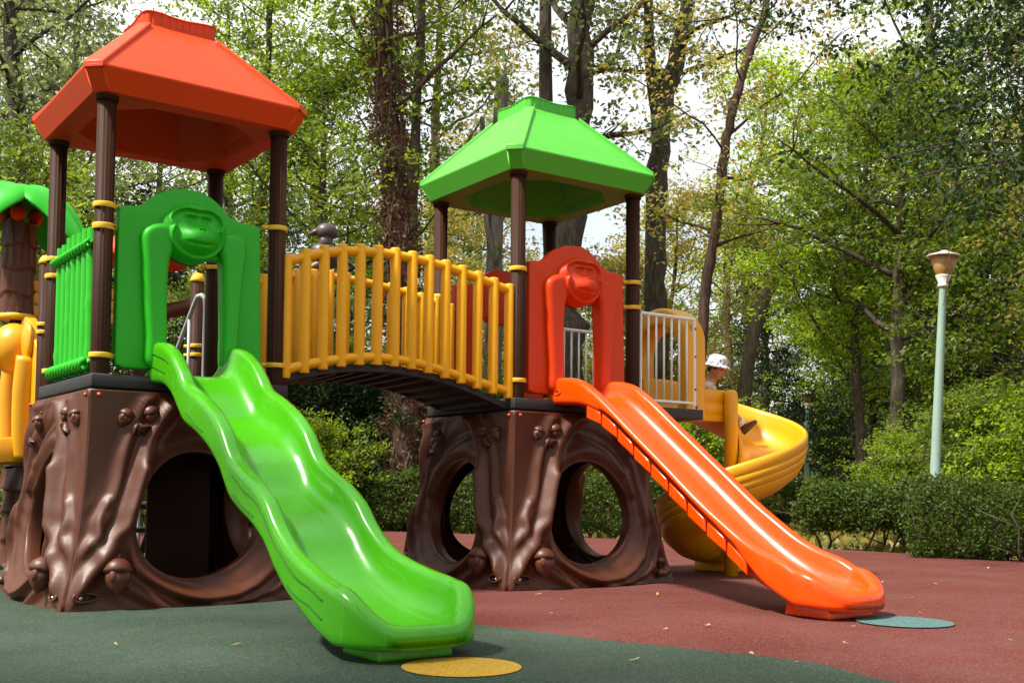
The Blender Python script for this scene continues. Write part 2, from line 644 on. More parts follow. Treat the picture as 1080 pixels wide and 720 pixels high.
# ------------------------------------------------------------------ trunk panel relief
TH = 1.3766
def flare(z):
    return 0.086 + 0.167 * np.clip(1 - z / TH, 0, 1) ** 2.2

STROKES = [
    # (points x,z in panel space, width, height)
    ([(0.62, 1.42), (0.47, 1.30), (0.37, 1.12), (0.29, 0.90), (0.235, 0.66), (0.17, 0.42), (0.08, 0.20), (-0.02, 0.04)], 0.050, 0.075),
    ([(0.38, 1.42), (0.27, 1.18), (0.185, 0.90), (0.13, 0.62), (0.07, 0.42), (0.0, 0.30)], 0.034, 0.040),
    ([(0.31, 0.86), (0.245, 0.60), (0.245, 0.40), (0.32, 0.22), (0.47, 0.105), (0.66, 0.065), (0.84, 0.10), (0.98, 0.22), (1.055, 0.45), (1.05, 0.80), (0.98, 1.12), (1.02, 1.42)], 0.034, 0.048),
    ([(0.16, 0.34), (0.26, 0.15), (0.44, 0.015)], 0.045, 0.035),
    ([(1.14, 1.42), (1.145, 0.95), (1.13, 0.55), (1.16, 0.25), (1.22, 0.05)], 0.044, 0.060),
    ([(0.80, 1.42), (0.90, 1.22), (0.965, 1.00), (0.985, 0.72)], 0.030, 0.034),
    ([(0.56, 1.20), (0.70, 1.15), (0.86, 1.04), (0.94, 0.90)], 0.028, 0.024),
    ([(0.66, 0.0), (0.86, 0.035), (1.02, 0.13), (1.10, 0.32), (1.115, 0.6)], 0.030, 0.040),
    ([(0.11, 0.66), (0.075, 0.54), (0.10, 0.44)], 0.022, 0.034),
    ([(0.09, 0.40), (0.13, 0.30), (0.20, 0.22)], 0.030, 0.026),
]
def seg_dist(X, Z, pts):
    P = catmull(pts, 6)
    d = np.full(X.shape, 9.0)
    for a, b in zip(P[:-1], P[1:]):
        ab = b - a
        t = np.clip(((X - a[0]) * ab[0] + (Z - a[1]) * ab[1]) / (ab @ ab + 1e-12), 0, 1)
        d = np.minimum(d, np.hypot(X - a[0] - t * ab[0], Z - a[1] - t * ab[1]))
    return d

HC = (0.610, 0.580)
HA, HB = 0.340, 0.430
def relief(X, Z):
    wx = X + 0.012 * np.sin(6 * Z + 3 * X) + 0.002 * np.sin(23 * Z - 11 * X)
    wz = Z + 0.012 * np.sin(8 * X + 3)
    h = np.zeros_like(X)
    for pts, w_, hh in STROKES:
        d = seg_dist(wx, wz, pts)
        h = np.maximum(h, 0) + hh * np.exp(-(d / w_) ** 2) * (1 - 0.35 * np.clip(h / 0.06, 0, 1)) * 1.15
    # flowing growth rings, strongest to the right of and below the hole
    qq = np.sqrt(((wx - HC[0]) / HA) ** 2 + ((wz - HC[1]) / HB) ** 2)
    side = np.clip(0.55 + 1.3 * (X - 0.55) - 0.35 * (Z - 0.6), 0, 1)
    ring = np.sin(2 * PI * (qq * 2.1 + 0.35 * np.sin(2.2 * np.arctan2(Z - HC[1], X - HC[0]) + 1)))
    h += 0.013 * side * np.sign(ring) * np.abs(ring) ** 0.7 * np.clip((qq - 1.15) / 0.2, 0, 1) * np.clip((2.7 - qq) / 0.5, 0, 1)
    # raised lip round the hole
    q = np.sqrt(((X - HC[0]) / HA) ** 2 + ((Z - HC[1]) / HB) ** 2)
    h += 0.030 * np.exp(-((q - 1.16) / 0.13) ** 2)
    h += 0.004 * np.sin(31 * X + 9 * np.sin(6 * Z)) * np.clip(1.2 - Z, 0.2, 1)
    edge = np.minimum(X, S - X)
    f = np.clip(edge / 0.05, 0, 1)
    h *= 0.12 + 0.88 * f * f * (3 - 2 * f)
    h *= np.clip((TH - Z) / 0.05, 0.0, 1)
    return h

def panel_map(X, Z, extra=0.0):
    e = flare(Z)
    x = X + (X - 0.6) / 0.6 * (e - 0.006)
    bulge = 0.055 * np.sin(np.clip(X / S, 0, 1) * PI) * np.clip(1 - Z / TH, 0, 1) ** 1.6
    y = -(e + bulge + extra)
    return x, y

def panel_point(X, Z, out=0.0):
    X = np.array([float(X)])
    Z = np.array([float(Z)])
    x, y = panel_map(X, Z, relief(X, Z) + out)
    return Vector((x[0], y[0], Z[0]))

def trunk_panel_mesh(mirror):
    nt_, ns = 176, 46
    th = np.linspace(0, 2 * PI, nt_, endpoint=False)
    # snap border rays to the corners
    wob = 1 + 0.04 * np.sin(2 * th + 0.6) + 0.025 * np.sin(3 * th + 2)
    hx = HC[0] + HA * np.cos(th) * wob
    hz = HC[1] + HB * np.sin(th) * wob
    # border hit
    bx, bz = np.zeros(nt_), np.zeros(nt_)
    for i, t in enumerate(th):
        c, s_ = math.cos(t), math.sin(t) * 1.15
        k = []
        if c > 1e-9: k.append((S - HC[0]) / c)
        if c < -1e-9: k.append(-HC[0] / c)
        if s_ > 1e-9: k.append((TH - HC[1]) / s_)
        if s_ < -1e-9: k.append(-HC[1] / s_)
        q = min(k)
        bx[i], bz[i] = HC[0] + q * c, HC[1] + q * s_
    for cx, cz in ((0, 0), (S, 0), (0, TH), (S, TH)):
        i = np.argmin(np.hypot(bx - cx, bz - cz))
        bx[i], bz[i] = cx, cz
    rings = []
    # tunnel from the back to the lip
    for dep, sc_ in ((-0.10, 0.985), (-0.085, 0.975), (-0.055, 0.965), (-0.03, 0.962), (-0.010, 0.968), (0.010, 0.987)):
        X = HC[0] + (hx - HC[0]) * sc_
        Z = HC[1] + (hz - HC[1]) * sc_
        x, y = panel_map(X, Z, dep + 0.0)
        lipf = np.clip((dep + 0.05) / 0.06, 0, 1)
        y = y - relief(X, Z) * lipf * 0.7
        rings.append(np.stack([x, y, Z], 1))
    for s_ in np.linspace(0, 1, ns):
        s2 = s_ ** 1.15
        X = hx + (bx - hx) * s2
        Z = hz + (bz - hz) * s2
        x, y = panel_map(X, Z, relief(X, Z))
        rings.append(np.stack([x, y, Z], 1))
    # returned edge
    last = rings[-1].copy()
    last[:, 1] += 0.05
    cen = np.array([0.6, 0, TH / 2])
    last[:, 0] = 0.6 + (last[:, 0] - 0.6) * 0.985
    rings.append(last)
    G = np.array(rings)
    if mirror:
        G[:, :, 0] = S - G[:, :, 0]
    b = MB()
    b.grid(G, close_u=True)
    me = mesh_from('trunk_panel', b.v, b.f)
    bm = bmesh.new()
    bm.from_mesh(me)
    bmesh.ops.recalc_face_normals(bm, faces=bm.faces)
    bm.to_mesh(me)
    bm.free()
    return me

def acorn_mesh(name='acorn'):
    """cap with scale rings + two cheek lobes + point, lying against the trunk: Y out is negative"""
    b = MB()
    prof = [(0.0, 0.062), (0.030, 0.056), (0.052, 0.036), (0.064, 0.008), (0.060, -0.004), (0.050, -0.008)]
    b.lathe([(max(r, 1e-4), z) for r, z in prof], 24)
    prof2 = [(0.050, -0.004), (0.053, -0.030), (0.042, -0.062), (0.020, -0.088), (0.004, -0.104), (0.0005, -0.106)]
    b.lathe(prof2, 24)
    for sgn in (-1, 1):     # two lobes at the front like the moulded nuts
        b.ball((sgn * 0.026, -0.030, -0.022), (0.021, 0.020, 0.034), 16, 10)
    b.tube([(0, 0.01, 0.055), (0.006, 0.012, 0.078), (0.018, 0.02, 0.095)], [0.012, 0.009, 0.008], 8)
    me = mesh_from(name, b.v, b.f)
    return me

def mushroom_mesh():
    b = MB()
    b.lathe([(0.0005, 0.055), (0.025, 0.050), (0.042, 0.030), (0.046, 0.012), (0.030, 0.006), (0.016, 0.0), (0.018, -0.05), (0.0005, -0.055)], 20)
    b.ball((0.05, 0, -0.04), (0.045, 0.036, 0.038), 14, 10)
    b.ball((0.0, -0.02, -0.065), (0.05, 0.03, 0.03), 14, 10)
    return mesh_from('mushroom', b.v, b.f)

def leaf_relief_mesh():
    b = MB()
    for k in range(5):
        a = -0.9 + k * 0.45
        Mx = Matrix.Rotation(a, 4, 'Y')
        pts = []
        for t in np.linspace(0, 1, 7):
            pts.append(Mx @ Vector((0.01 * math.sin(5 * t), -0.012 * math.sin(PI * t), 0.10 * t)))
        b.tube(pts, [0.004 + 0.020 * math.sin(PI * min(1, t + 0.05)) for t in np.linspace(0, 1, 7)], 10, squash=0.45)
    return mesh_from('moulded_leaf', b.v, b.f)

def slot_mesh():
    """almond-shaped fixing recess"""
    a = np.linspace(0, 2 * PI, 24, endpoint=False)
    x = 0.055 * np.cos(a)
    z = 0.018 * np.sin(a) * (1 - 0.25 * np.cos(a))
    V = [(0, 0.012, 0)] + [(q * 0.9, 0.008, w_ * 0.9) for q, w_ in zip(x, z)] + [(q, -0.004, w_) for q, w_ in zip(x, z)] + [(q * 1.12, 0.002, w_ * 1.25) for q, w_ in zip(x, z)]
    F = [(0, 1 + i, 1 + (i + 1) % 24) for i in range(24)]
    for k in range(2):
        for i in range(24):
            j = (i + 1) % 24
            F.append((1 + k * 24 + i, 1 + k * 24 + j, 25 + k * 24 + j, 25 + k * 24 + i))
    return mesh_from('fixing_recess', V, F)

def bolt_mesh(r=0.012):
    b = MB()
    b.lathe([(r * 1.35, 0), (r * 1.35, r * 0.4), (r, r * 0.5), (r * 0.8, r * 1.1), (r * 0.4, r * 1.4), (0.0003, r * 1.45)], 12, Matrix.Rotation(PI / 2, 4, 'X'))
    return mesh_from('bolt', b.v, b.f)

def rim_mesh():
    b = MB()
    a = np.linspace(0, 2 * PI, 33)
    b.tube(np.stack([0.060 * np.cos(a), 0 * a - 0.002, 0.022 * np.sin(a) * (1 - 0.25 * np.cos(a))], 1), 0.0065, 8)
    return mesh_from('recess_rim', b.v, b.f)

ME = {'rim': rim_mesh(), 'pan': trunk_panel_mesh(False), 'panm': trunk_panel_mesh(True), 'acorn': acorn_mesh(), 'mush': mushroom_mesh(),
      'leafr': leaf_relief_mesh(), 'slot': slot_mesh(), 'bolt': bolt_mesh()}

def face_matrix(k):
    R = Matrix.Rotation(k * PI / 2, 4, 'Z')
    o = [(0, 0), (S, 0), (S, S), (0, S)][k]
    return Matrix.Translation((o[0], o[1], 0)) @ R

def panel_extras(po, mirror):
    def put(name, me, X, Z, out, rotY=0.0, s=1.0, mat='nut', rx=0.0):
        pt = panel_point(X, Z, out)
        x = S - pt.x if mirror else pt.x
        tilt = 0.30 * (1 - Z / TH)
        o = link(name, me, M[mat], po)
        o.location = (x, pt.y, pt.z)
        o.rotation_euler = Euler((rx - tilt, -rotY if mirror else rotY, 0))
        o.scale = (s, s, s)
        return o
    put('acorn', ME['acorn'], 0.19, 0.235, 0.012, 0.1, 1.40)
    put('acorn', ME['acorn'], 0.20, 1.215, 0.004, 0.5, 0.80)
    put('acorn', ME['acorn'], 0.335, 1.235, 0.002, -0.2, 0.88)
    put('moulded_leaf', ME['leafr'], 0.26, 1.17, 0.004, 2.8, 0.9, 'brown')
    put('acorn', ME['acorn'], 0.93, 1.21, 0.004, 0.3, 0.80)
    put('acorn', ME['acorn'], 1.05, 1.16, 0.002, -0.4, 0.75)
    put('moulded_leaf', ME['leafr'], 0.99, 1.10, 0.004, 3.3, 0.9, 'brown')
    put('mushroom', ME['mush'], 1.12, 0.15, 0.018, 0.1, 1.15)
    for X in (0.075, 1.125):
        sl = put('fixing_recess', ME['slot'], X, 0.085, 0.016, 0, 1.25, 'dark')
        rm = put('recess_rim', ME['rim'], X, 0.085, 0.014, 0, 1.25, 'brown')
        bo = put('bolt', ME['bolt'], X - 0.022 if X < 0.6 else X + 0.022, 0.084, 0.004, 0, 0.9, 'steel')
    for X in (0.05, 1.15):
        put('bolt', ME['bolt'], X, 1.342, 0.002, 0, 1.0, 'bolt')

def post_mesh(z0, z1, r=PR):
    b = MB()
    n = 60
    b.tube([(0, 0, z0), (0, 0, z1)], r, n, True, None, (15, 0.028))
    return mesh_from('post', b.v, b.f)

def clamp_mesh(r=PR):
    b = MB()
    R = r + 0.013
    b.lathe([(r + 0.001, -0.017), (R - 0.002, -0.017), (R, -0.012), (R, 0.012), (R - 0.002, 0.017), (r + 0.001, 0.017), (r + 0.001, -0.017)], 32, cap=False)
    b.box(R - 0.008, R + 0.040, -0.014, 0.014, -0.015, 0.015)     # the lug that holds a panel
    b.lathe([(0.008, 0), (0.008, 0.007), (0.0004, 0.008)], 10, Matrix.Translation((R + 0.022, -0.014, 0)) @ Matrix.Rotation(PI / 2, 4, 'X'))
    return mesh_from('clamp', b.v, b.f)
ME['post'] = post_mesh(0, POST_TOP)
ME['clamp'] = clamp_mesh()

def collar_mesh():
    b = MB()
    b.lathe([(PR + 0.002, -0.035), (PR + 0.010, -0.035), (PR + 0.016, -0.006), (PR + 0.016, 0.0)], 28, cap=False)
    return mesh_from('post_collar', b.v, b.f)
ME['collar'] = collar_mesh()

# ------------------------------------------------------------------ roof
def roof(parent, mat, under):
    """hip roof: chamfered corners, slanted fascia, raised hip strips, crown with board grooves"""
    E, EZ = 0.775, 3.43         # eave half width and height (from tower centre)
    FZ, FE = 3.285, 0.700       # fascia foot
    ch = 0.085                  # corner chamfer
    CZ, CE, cc_ = 3.975, 0.272, 0.045
    def octo(h, c, z):
        return [(-h + c, -h, z), (h - c, -h, z), (h, -h + c, z), (h, h - c, z), (h - c, h, z), (-h + c, h, z), (-h, h - c, z), (-h, -h + c, z)]
    c0 = Vector((0.6, 0.6, 0))
    b = MB()
    rings = [octo(0.53, 0.26, FZ + 0.09), octo(0.55, 0.26, FZ + 0.004), octo(FE - 0.03, 0.07, FZ), octo(FE, 0.075, FZ + 0.006), octo(E - 0.006, ch, EZ - 0.006), octo(E, ch, EZ + 0.004), octo(E - 0.008, ch, EZ + 0.014), octo(CE, cc_, CZ)]
    G = np.array([[tuple(Vector(p) + c0) for p in r] for r in rings])
    # only the outer shell takes the roof colour; the soffit is its own part
    bo = MB()
    bo.grid(G[3:], close_u=True)
    ro = bo.build('roof', mat, parent)
    fix_normals(ro)
    bevel(ro, 0.012, 3, 20)
    smooth_angle(ro, 30)
    bs = MB()
    bs.grid(G[1:4], close_u=True)
    so_ = bs.build('soffit', under, ro)
    fix_normals(so_)
    smooth_angle(so_, 30)
    bi = MB()
    apex = [tuple(c0 + Vector((0, 0, CZ - 0.25)))]
    bi.grid(G[0:2], close_u=True)
    n0 = len(bi.v)
    top = np.array([[tuple(Vector(p) + c0) for p in octo(0.53, 0.26, FZ + 0.09)], [tuple(Vector(p) + c0) for p in octo(0.25, 0.1, CZ - 0.12)]])
    bi.grid(top, close_u=True)
    bi.add([tuple(Vector(p) + c0) for p in octo(0.25, 0.1, CZ - 0.12)], [tuple(range(8))])
    ci = bi.build('ceiling_recess', mat, ro)
    smooth_angle(ci, 30)
    # hip strips
    for k in range(4):
        a = k * PI / 2
        R = Matrix.Translation(c0) @ Matrix.Rotation(a, 4, 'Z')
        def P(x, y, z):
            return R @ Vector((x, y, z))
        # corner at (-h,-h): strip between the chamfer ends, lifted 2.5 cm
        def ring(h, c, z, lift, wf):
            cx = -h + c / 2
            d = c / 2 + wf
            return [P(cx + d, cx - d, z - 0.030), P(cx + d, cx - d, z + lift), P(cx - d, cx + d, z + lift), P(cx - d, cx + d, z - 0.030)]
        rs = [ring(E - 0.004, ch, EZ + 0.012, 0.020, 0.010), ring(CE + 0.020, cc_, CZ - 0.010, 0.014, 0.012)]
        h0 = [ring(E - 0.010, ch, EZ - 0.035, 0.030, 0.012)[q] for q in range(4)]
        hb = MB()
        hb.grid(np.array([[tuple(p) for p in r] for r in rs]), close_u=True)
        hb.add([tuple(p) for p in rs[0]], [(0, 1, 2, 3)])
        ho = hb.build('hip_strip', mat, ro)
        fix_normals(ho)
        bevel(ho, 0.010, 2, 30)
        smooth_angle(ho, 40)
    # crown: rounded square drum, wavy rim, board grooves
    n = 240
    t = np.linspace(0, 2 * PI, n, endpoint=False)
    def sq(t, h, p=7.0):
        r = h / (np.abs(np.cos(t)) ** p + np.abs(np.sin(t)) ** p) ** (1 / p)
        return r
    groove = 1 - 0.018 * np.clip(np.cos(t * 36) * 6 - 4.6, 0, 1)
    corner = np.sin(2 * t) ** 2
    zt = CZ + 0.086 + 0.018 * corner
    rows = []
    for hh, zf, g in ((0.268, -0.15, 1), (0.268, 0.0, 1), (0.268, 0.55, 1), (0.269, 0.90, 1), (0.274, 0.94, 0), (0.275, 1.0, 0), (0.266, 1.06, 0), (0.22, 1.10, 0), (0.12, 1.14, 0), (0.01, 1.15, 0)):
        r = sq(t, hh) * (groove if g else 1)
        z = CZ + (zt - CZ) * zf
        if zf > 1.08:
            z = CZ + 0.105 * zf + 0 * t
        rows.append(np.stack([c0.x + r * np.cos(t), c0.y + r * np.sin(t), z], 1))
    bc = MB()
    bc.grid(np.array(rows), close_u=True)
    cr = bc.build('roof_crown', mat, ro)
    fix_normals(cr)
    smooth_angle(cr, 50)
    return ro

# ------------------------------------------------------------------ monkey gate
def gate(parent, mat, y0=-0.005, M4=None):
    M4 = M4 or Matrix.Identity(4)
    A = [(0.13, 1.525), (0.095, 1.54), (0.082, 1.575), (0.080, 2.05), (0.080, 2.53), (0.092, 2.572), (0.125, 2.588), (0.18, 2.592), (0.235, 2.612), (0.29, 2.665), (0.356, 2.71), (0.43, 2.742), (0.50, 2.757), (0.60, 2.760), (0.68, 2.737), (0.76, 2.685), (0.83, 2.615), (0.90, 2.592), (0.98, 2.587), (1.020, 2.583), (1.046, 2.568), (1.056, 2.53), (1.068, 2.05), (1.080, 1.58), (1.07, 1.54), (1.04, 1.525)]
    arch_r = [(0.80, 1.525), (0.79, 1.9), (0.775, 2.30)]
    arch_l = [(0.39, 2.30), (0.385, 1.9), (0.385, 1.525)]
    pts = A[:1] + list(map(tuple, catmull(A[1:-1], 3))) + A[-1:] + arch_r + arch_l
    base = outline_solid('gate_panel', [pts], 0.055, 0.014, mat, parent, M4 @ Matrix.Translation((0, y0, 0)))
    # arms: slab following shoulder to hand
    L = [(0.270, 1.56), (0.262, 1.75), (0.240, 2.05), (0.228, 2.27), (0.222, 2.40), (0.262, 2.462), (0.345, 2.495), (0.43, 2.47), (0.44, 2.36), (0.405, 2.25), (0.392, 2.05), (0.392, 1.56)]
    lo = outline_solid('monkey_arm', [list(map(tuple, catmull(L, 4, True)))], 0.075, 0.044, mat, base, M4 @ Matrix.Translation((0, y0 - 0.034, 0)), 6)
    Rr = [(0.792, 1.56), (0.785, 1.9), (0.768, 2.25), (0.745, 2.36), (0.76, 2.47), (0.85, 2.49), (0.915, 2.455), (0.938, 2.37), (0.915, 2.15), (0.900, 1.90), (0.890, 1.70), (0.885, 1.56)]
    ro = outline_solid('monkey_arm', [list(map(tuple, catmull(Rr, 4, True)))], 0.075, 0.044, mat, base, M4 @ Matrix.Translation((0, y0 - 0.034, 0)), 6)
    # head: relief on a polar grid
    out = [(0.802, 2.456), (0.79, 2.53), (0.755, 2.60), (0.69, 2.645), (0.60, 2.662), (0.52, 2.645), (0.44, 2.585), (0.395, 2.52), (0.382, 2.45), (0.405, 2.37), (0.46, 2.305), (0.53, 2.272), (0.60, 2.262), (0.68, 2.29), (0.745, 2.345), (0.785, 2.40)]
    C = catmull(out, 8, True)
    cx, cz = 0.597, 2.455
    C = np.array([cx, cz]) + (C - np.array([cx, cz])) * np.array([1.10, 1.04])
    n, m = len(C), 44
    s_ = np.linspace(0, 1, m)[:, None]
    X = cx + (C[None, :, 0] - cx) * s_
    Z = cz + (C[None, :, 1] - cz) * s_
    def bump(x, z, rx, rz):
        return np.exp(-((X - x) / rx) ** 2 - ((Z - z) / rz) ** 2)
    def ss(v):
        v = np.clip(v, 0, 1)
        return v * v * (3 - 2 * v)
    h = 0.085 * np.sqrt(np.clip(1 - s_ ** 2.6, 0, 1)) + 0 * X
    # face mask: brow arcs over two eye hollows, cheeks, muzzle
    mask = np.minimum(np.hypot((X - 0.545) / 0.115, (Z - 2.530) / 0.075), np.hypot((X - 0.660) / 0.108, (Z - 2.530) / 0.075))
    mask = np.minimum(mask, np.hypot((X - 0.60) / 0.160, (Z - 2.42) / 0.125))
    h -= 0.014 * ss((1.06 - mask) / 0.12)                       # sunk face
    h += 0.018 * np.exp(-((mask - 1.12) / 0.08) ** 2)           # hairline ridge
    h += 0.080 * np.exp(-(np.hypot((X - 0.603) / 0.122, (Z - 2.402) / 0.092)) ** 3.0)   # muzzle
    for ex in (0.553, 0.655):
        h -= 0.022 * bump(ex, 2.535, 0.034, 0.026)
        h += 0.020 * bump(ex, 2.535, 0.014, 0.011)              # eye ball
        h += 0.018 * bump(ex, 2.574, 0.048, 0.016)              # brow
    h += 0.016 * bump(0.606, 2.474, 0.030, 0.022)               # nose
    for nx in (0.595, 0.618):
        h -= 0.020 * bump(nx, 2.462, 0.009, 0.008)
    mz = 2.366 + 0.35 * (X - 0.603) ** 2 * 4
    h -= 0.018 * np.exp(-((Z - mz) / 0.009) ** 2) * np.exp(-((X - 0.603) / 0.085) ** 4)
    Y = y0 - 0.046 - 1.15 * h
    Y[-1, :] = y0 - 0.0
    X = X - 0.022
    G = np.stack([X, Y, Z], 2)
    # close the back below the panel with a mirrored shallow shell
    Yb = y0 + 0.030 + 0.02 * np.sqrt(np.clip(1 - s_ ** 2, 0, 1)) + 0 * X
    Gb = np.stack([X, Yb, Z], 2)
    b = MB()
    b.grid(G, close_u=True)
    b.grid(Gb[::-1], close_u=True)
    me = mesh_from('monkey_head', b.v, b.f)
    me.transform(M4)
    ho = link('monkey_head', me, mat, base)
    bm = bmesh.new()
    bm.from_mesh(me)
    bmesh.ops.remove_doubles(bm, verts=bm.verts, dist=1e-4)
    bmesh.ops.recalc_face_normals(bm, faces=bm.faces)
    bm.to_mesh(me)
    bm.free()
    me.polygons.foreach_set('use_smooth', [True] * len(me.polygons))
    return base

def tower(N, a, label, roofmat, under, gatemat, clamps):
    t = thing('play_tower', label, 'play tower', N, a, 'play towers with moulded tree trunk bases')
    for k, (x, y) in {'N': (0, 0), 'R': (S, 0), 'B': (S, S), 'L': (0, S)}.items():
        po = link('post', ME['post'], M['post'], t, (x, y, 0))
        link('post_collar', ME['collar'], M['post'], po, (0, 0, POST_TOP - 0.012))
        for z, ang in clamps.get(k, []):
            link('clamp', ME['clamp'], M['clamp'], po, (0, 0, z), (0, 0, ang))
    d = MB()
    d.box(-0.075, S + 0.075, -0.075, S + 0.075, DECK_LO, DECK_HI)
    dk = d.build('deck', M['deck'], t)
    bevel(dk, 0.012, 2)
    for k in range(4):
        mir = k in (1, 3)
        p = link('trunk_panel', ME['panm' if mir else 'pan'], M['brown'], t)
        p.matrix_basis = face_matrix(k)
        if k in (0, 3):
            panel_extras(p, mir)
        elif k == 1:
            panel_extras(p, mir)
    roof(t, roofmat, under)
    gate(t, gatemat)
    return t

T1 = tower(N1, A1, 'play tower on the left with a coral red hip roof and green monkey gate', M['roof_red'], M['roof_red'], M['green_matte'],
           {'N': [(2.572, 0), (2.43, 0.0), (1.60, 0), (2.435, PI / 2)], 'L': [(2.41, -PI / 2), (2.285, -PI / 2), (1.59, -PI / 2)], 'R': [(2.594, PI), (1.62, PI)], 'B': [(2.5, PI), (1.6, PI)]})
T2 = tower(N2, A2, 'play tower on the right with a bright green hip roof and red monkey gate', M['lime'], M['cream'], M['red'],
           {'N': [(2.507, 0), (1.62, 0)], 'R': [(2.529, PI), (2.316, PI), (1.6, PI)], 'L': [(2.45, -PI / 2)], 'B': [(2.45, PI), (1.6, PI)]})

b = MB()  # added dark sheet inside the left trunk, stands in for shade behind the hole
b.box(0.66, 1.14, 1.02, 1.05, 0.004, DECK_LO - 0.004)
b.build('added_dark_sheet', M['post'], T1, smooth=False)

# green bamboo screen on the left face of the first tower
def bamboo():
    b = MB()
    xs = np.linspace(0.20, 0.97, 7)
    rng = random.Random(3)
    for i, y in enumerate(xs):
        zt = 2.47 + rng.uniform(-0.02, 0.03)
        pts, rr = [], []
        for z in np.linspace(1.50, zt, 22):
            q = (z * 3.1 + i * 0.3) % 1.0
            pts.append((0.0, y, z))
            rr.append(0.046 + (0.006 if q < 0.1 else 0))
        b.tube(pts, rr, 14)
    bo = b.build('bamboo_screen', M['green_matte'], T1)
    smooth_angle(bo, 50)
    for z0, rr in ((2.345, 0.016), (1.555, 0.024)):
        r = MB()
        for ph in range(3):
            pts = []
            for s_ in np.linspace(0, 1, 90):
                th = s_ * 26 + ph * 2 * PI / 3
                pts.append((-0.050 + rr * 0.9 * math.cos(th), 0.12 + s_ * 0.93, z0 + rr * 1.1 * math.sin(th)))
            r.tube(pts, rr, 8)
        ro = r.build('rope_binding', M['green_matte'], bo)
bamboo()

# back gate of the right tower
gate(T2, M['red'], -0.005, face_matrix(2))

# side platform with white rails
def platform():
    b = MB()
    b.box(S + 0.08, S + 0.78, -0.06, S + 0.06, DECK_LO, DECK_HI)
    o = b.build('side_deck', M['deck'], T2)
    bevel(o, 0.01, 2)
    for y in (0.0, S):
        f = MB()
        x0, x1 = S + 0.09, S + 0.72
        f.tube([(x0, y, 2.285), (x1, y, 2.285)], 0.016, 12)
        f.tube([(x0, y, 1.535), (x1, y, 1.535)], 0.014, 12)
        f.tube([(x0, y, 1.50), (x0, y, 2.285)], 0.014, 12)
        f.tube([(x1, y, DECK_HI), (x1, y, 2.285)], 0.018, 12)
        f.box(x1 - 0.03, x1 + 0.03, y - 0.03, y + 0.03, DECK_HI, DECK_HI + 0.012)
        fo = f.build('guard_rail', M['white_metal'], T2)
        smooth_angle(fo, 50)
        for i in range(1, 7):
            x = x0 + (x1 - x0) * i / 7
            q = MB()
            q.tube([(x, y, 1.535), (x, y, 2.285)], 0.0095, 10)
            q.build('rail_bar', M['white_metal'], fo)
        for z in (2.20, 1.95, 1.66):
            link('bolt', ME['bolt'], M['bolt'], fo, (x1, y - 0.018, z), None).scale = (0.7, 0.7, 0.7)
        link('bolt', ME['bolt'], M['bolt'], fo, (x1, y - 0.030, 1.50), None)
platform()

# ------------------------------------------------------------------ arched bridge
def bridge():
    A = N1 + S * r1
    d = N2 - A
    Lb = d.length
    ang = math.atan2(d.y, d.x)
    t = thing('arched_bridge', 'black decked arched footbridge with amber round bar railings joining both towers', 'bridge', A, ang)
    xs_top, zs_top = [0.0, 0.1, 0.34, 0.56, 0.80, 1.09, 1.40, 1.73, 1.86, Lb], [2.335, 2.379, 2.46, 2.498, 2.510, 2.491, 2.444, 2.365, 2.331, 2.305]
    xs_lo, zs_lo = [0.0, 0.08, 0.285, 0.57, 0.80, 1.10, 1.42, 1.74, 1.85, Lb], [1.56, 1.596, 1.656, 1.712, 1.729, 1.706, 1.637, 1.562, 1.538, 1.51]
    xs_dk, zs_dk = [-0.02, 0.10, 0.35, 0.65, 0.95, 1.26, 1.55, 1.83, Lb + 0.02], [1.500, 1.525, 1.59, 1.632, 1.632, 1.594, 1.515, 1.415, 1.36]
    W0, W1 = 0.0, 1.10
    x = np.linspace(0.045, Lb - 0.045, 40)
    for y in (W0, W1):
        b = MB()
        b.tube(np.stack([x, 0 * x + y, interp(x, xs_top, zs_top)], 1), 0.036, 16)
        b.build('top_rail', M['amber'], t)
        b = MB()
        b.tube(np.stack([x, 0 * x + y, interp(x, xs_lo, zs_lo)], 1), 0.034, 16)
        b.build('bottom_rail', M['amber'], t)
        for i in range(14):
            q = 0.075 + (Lb - 0.15) * i / 13
            z1 = float(interp(np.array([q]), xs_top, zs_top)[0])
            z0 = float(interp(np.array([q]), xs_lo, zs_lo)[0])
            b = MB()
            R = 0.047
            b.tube([(q, y, z0 - 0.060), (q, y, z0 - 0.055), (q, y, z0 - 0.03), (q, y, z1 + 0.040), (q, y, z1 + 0.052), (q, y, z1 + 0.056)], [R * 0.5, R * 0.78, R * 0.85, R * 0.85, R * 0.72, R * 0.4], 14)
            o = b.build('baluster', M['amber'], t)
            smooth_angle(o, 60)
    # deck: ribbed black planks in an arch
    x = np.linspace(-0.02, Lb + 0.02, 60)
    zt = interp(x, xs_dk, zs_dk) + 0.045
    b = MB()
    y0, y1 = W0 + 0.03, W1 - 0.03
    G = []
    for xi, zi in zip(x, zt):
        G.append([(xi, y0, zi), (xi, y1, zi), (xi, y1, zi - 0.05), (xi, y1 - 0.06, zi - 0.055), (xi, y1 - 0.07, zi - 0.03), (xi, y0 + 0.07, zi - 0.03), (xi, y0 + 0.06, zi - 0.055), (xi, y0, zi - 0.05)])
    b.grid(np.array(G), close_u=True)
    o = b.build('deck', M['deck'], t)
    fix_normals(o)
    smooth_angle(o, 30)
    b = MB()
    for k in range(14):
        xx = 0.05 + (Lb - 0.1) * k / 13
        zz = float(interp(np.array([xx]), xs_dk, zs_dk)[0])
        b.box(xx - 0.02, xx + 0.02, y0 + 0.075, y1 - 0.075, zz - 0.018, zz + 0.018)
    b.build('cross_rib', M['deck'], t, smooth=False)
bridge()

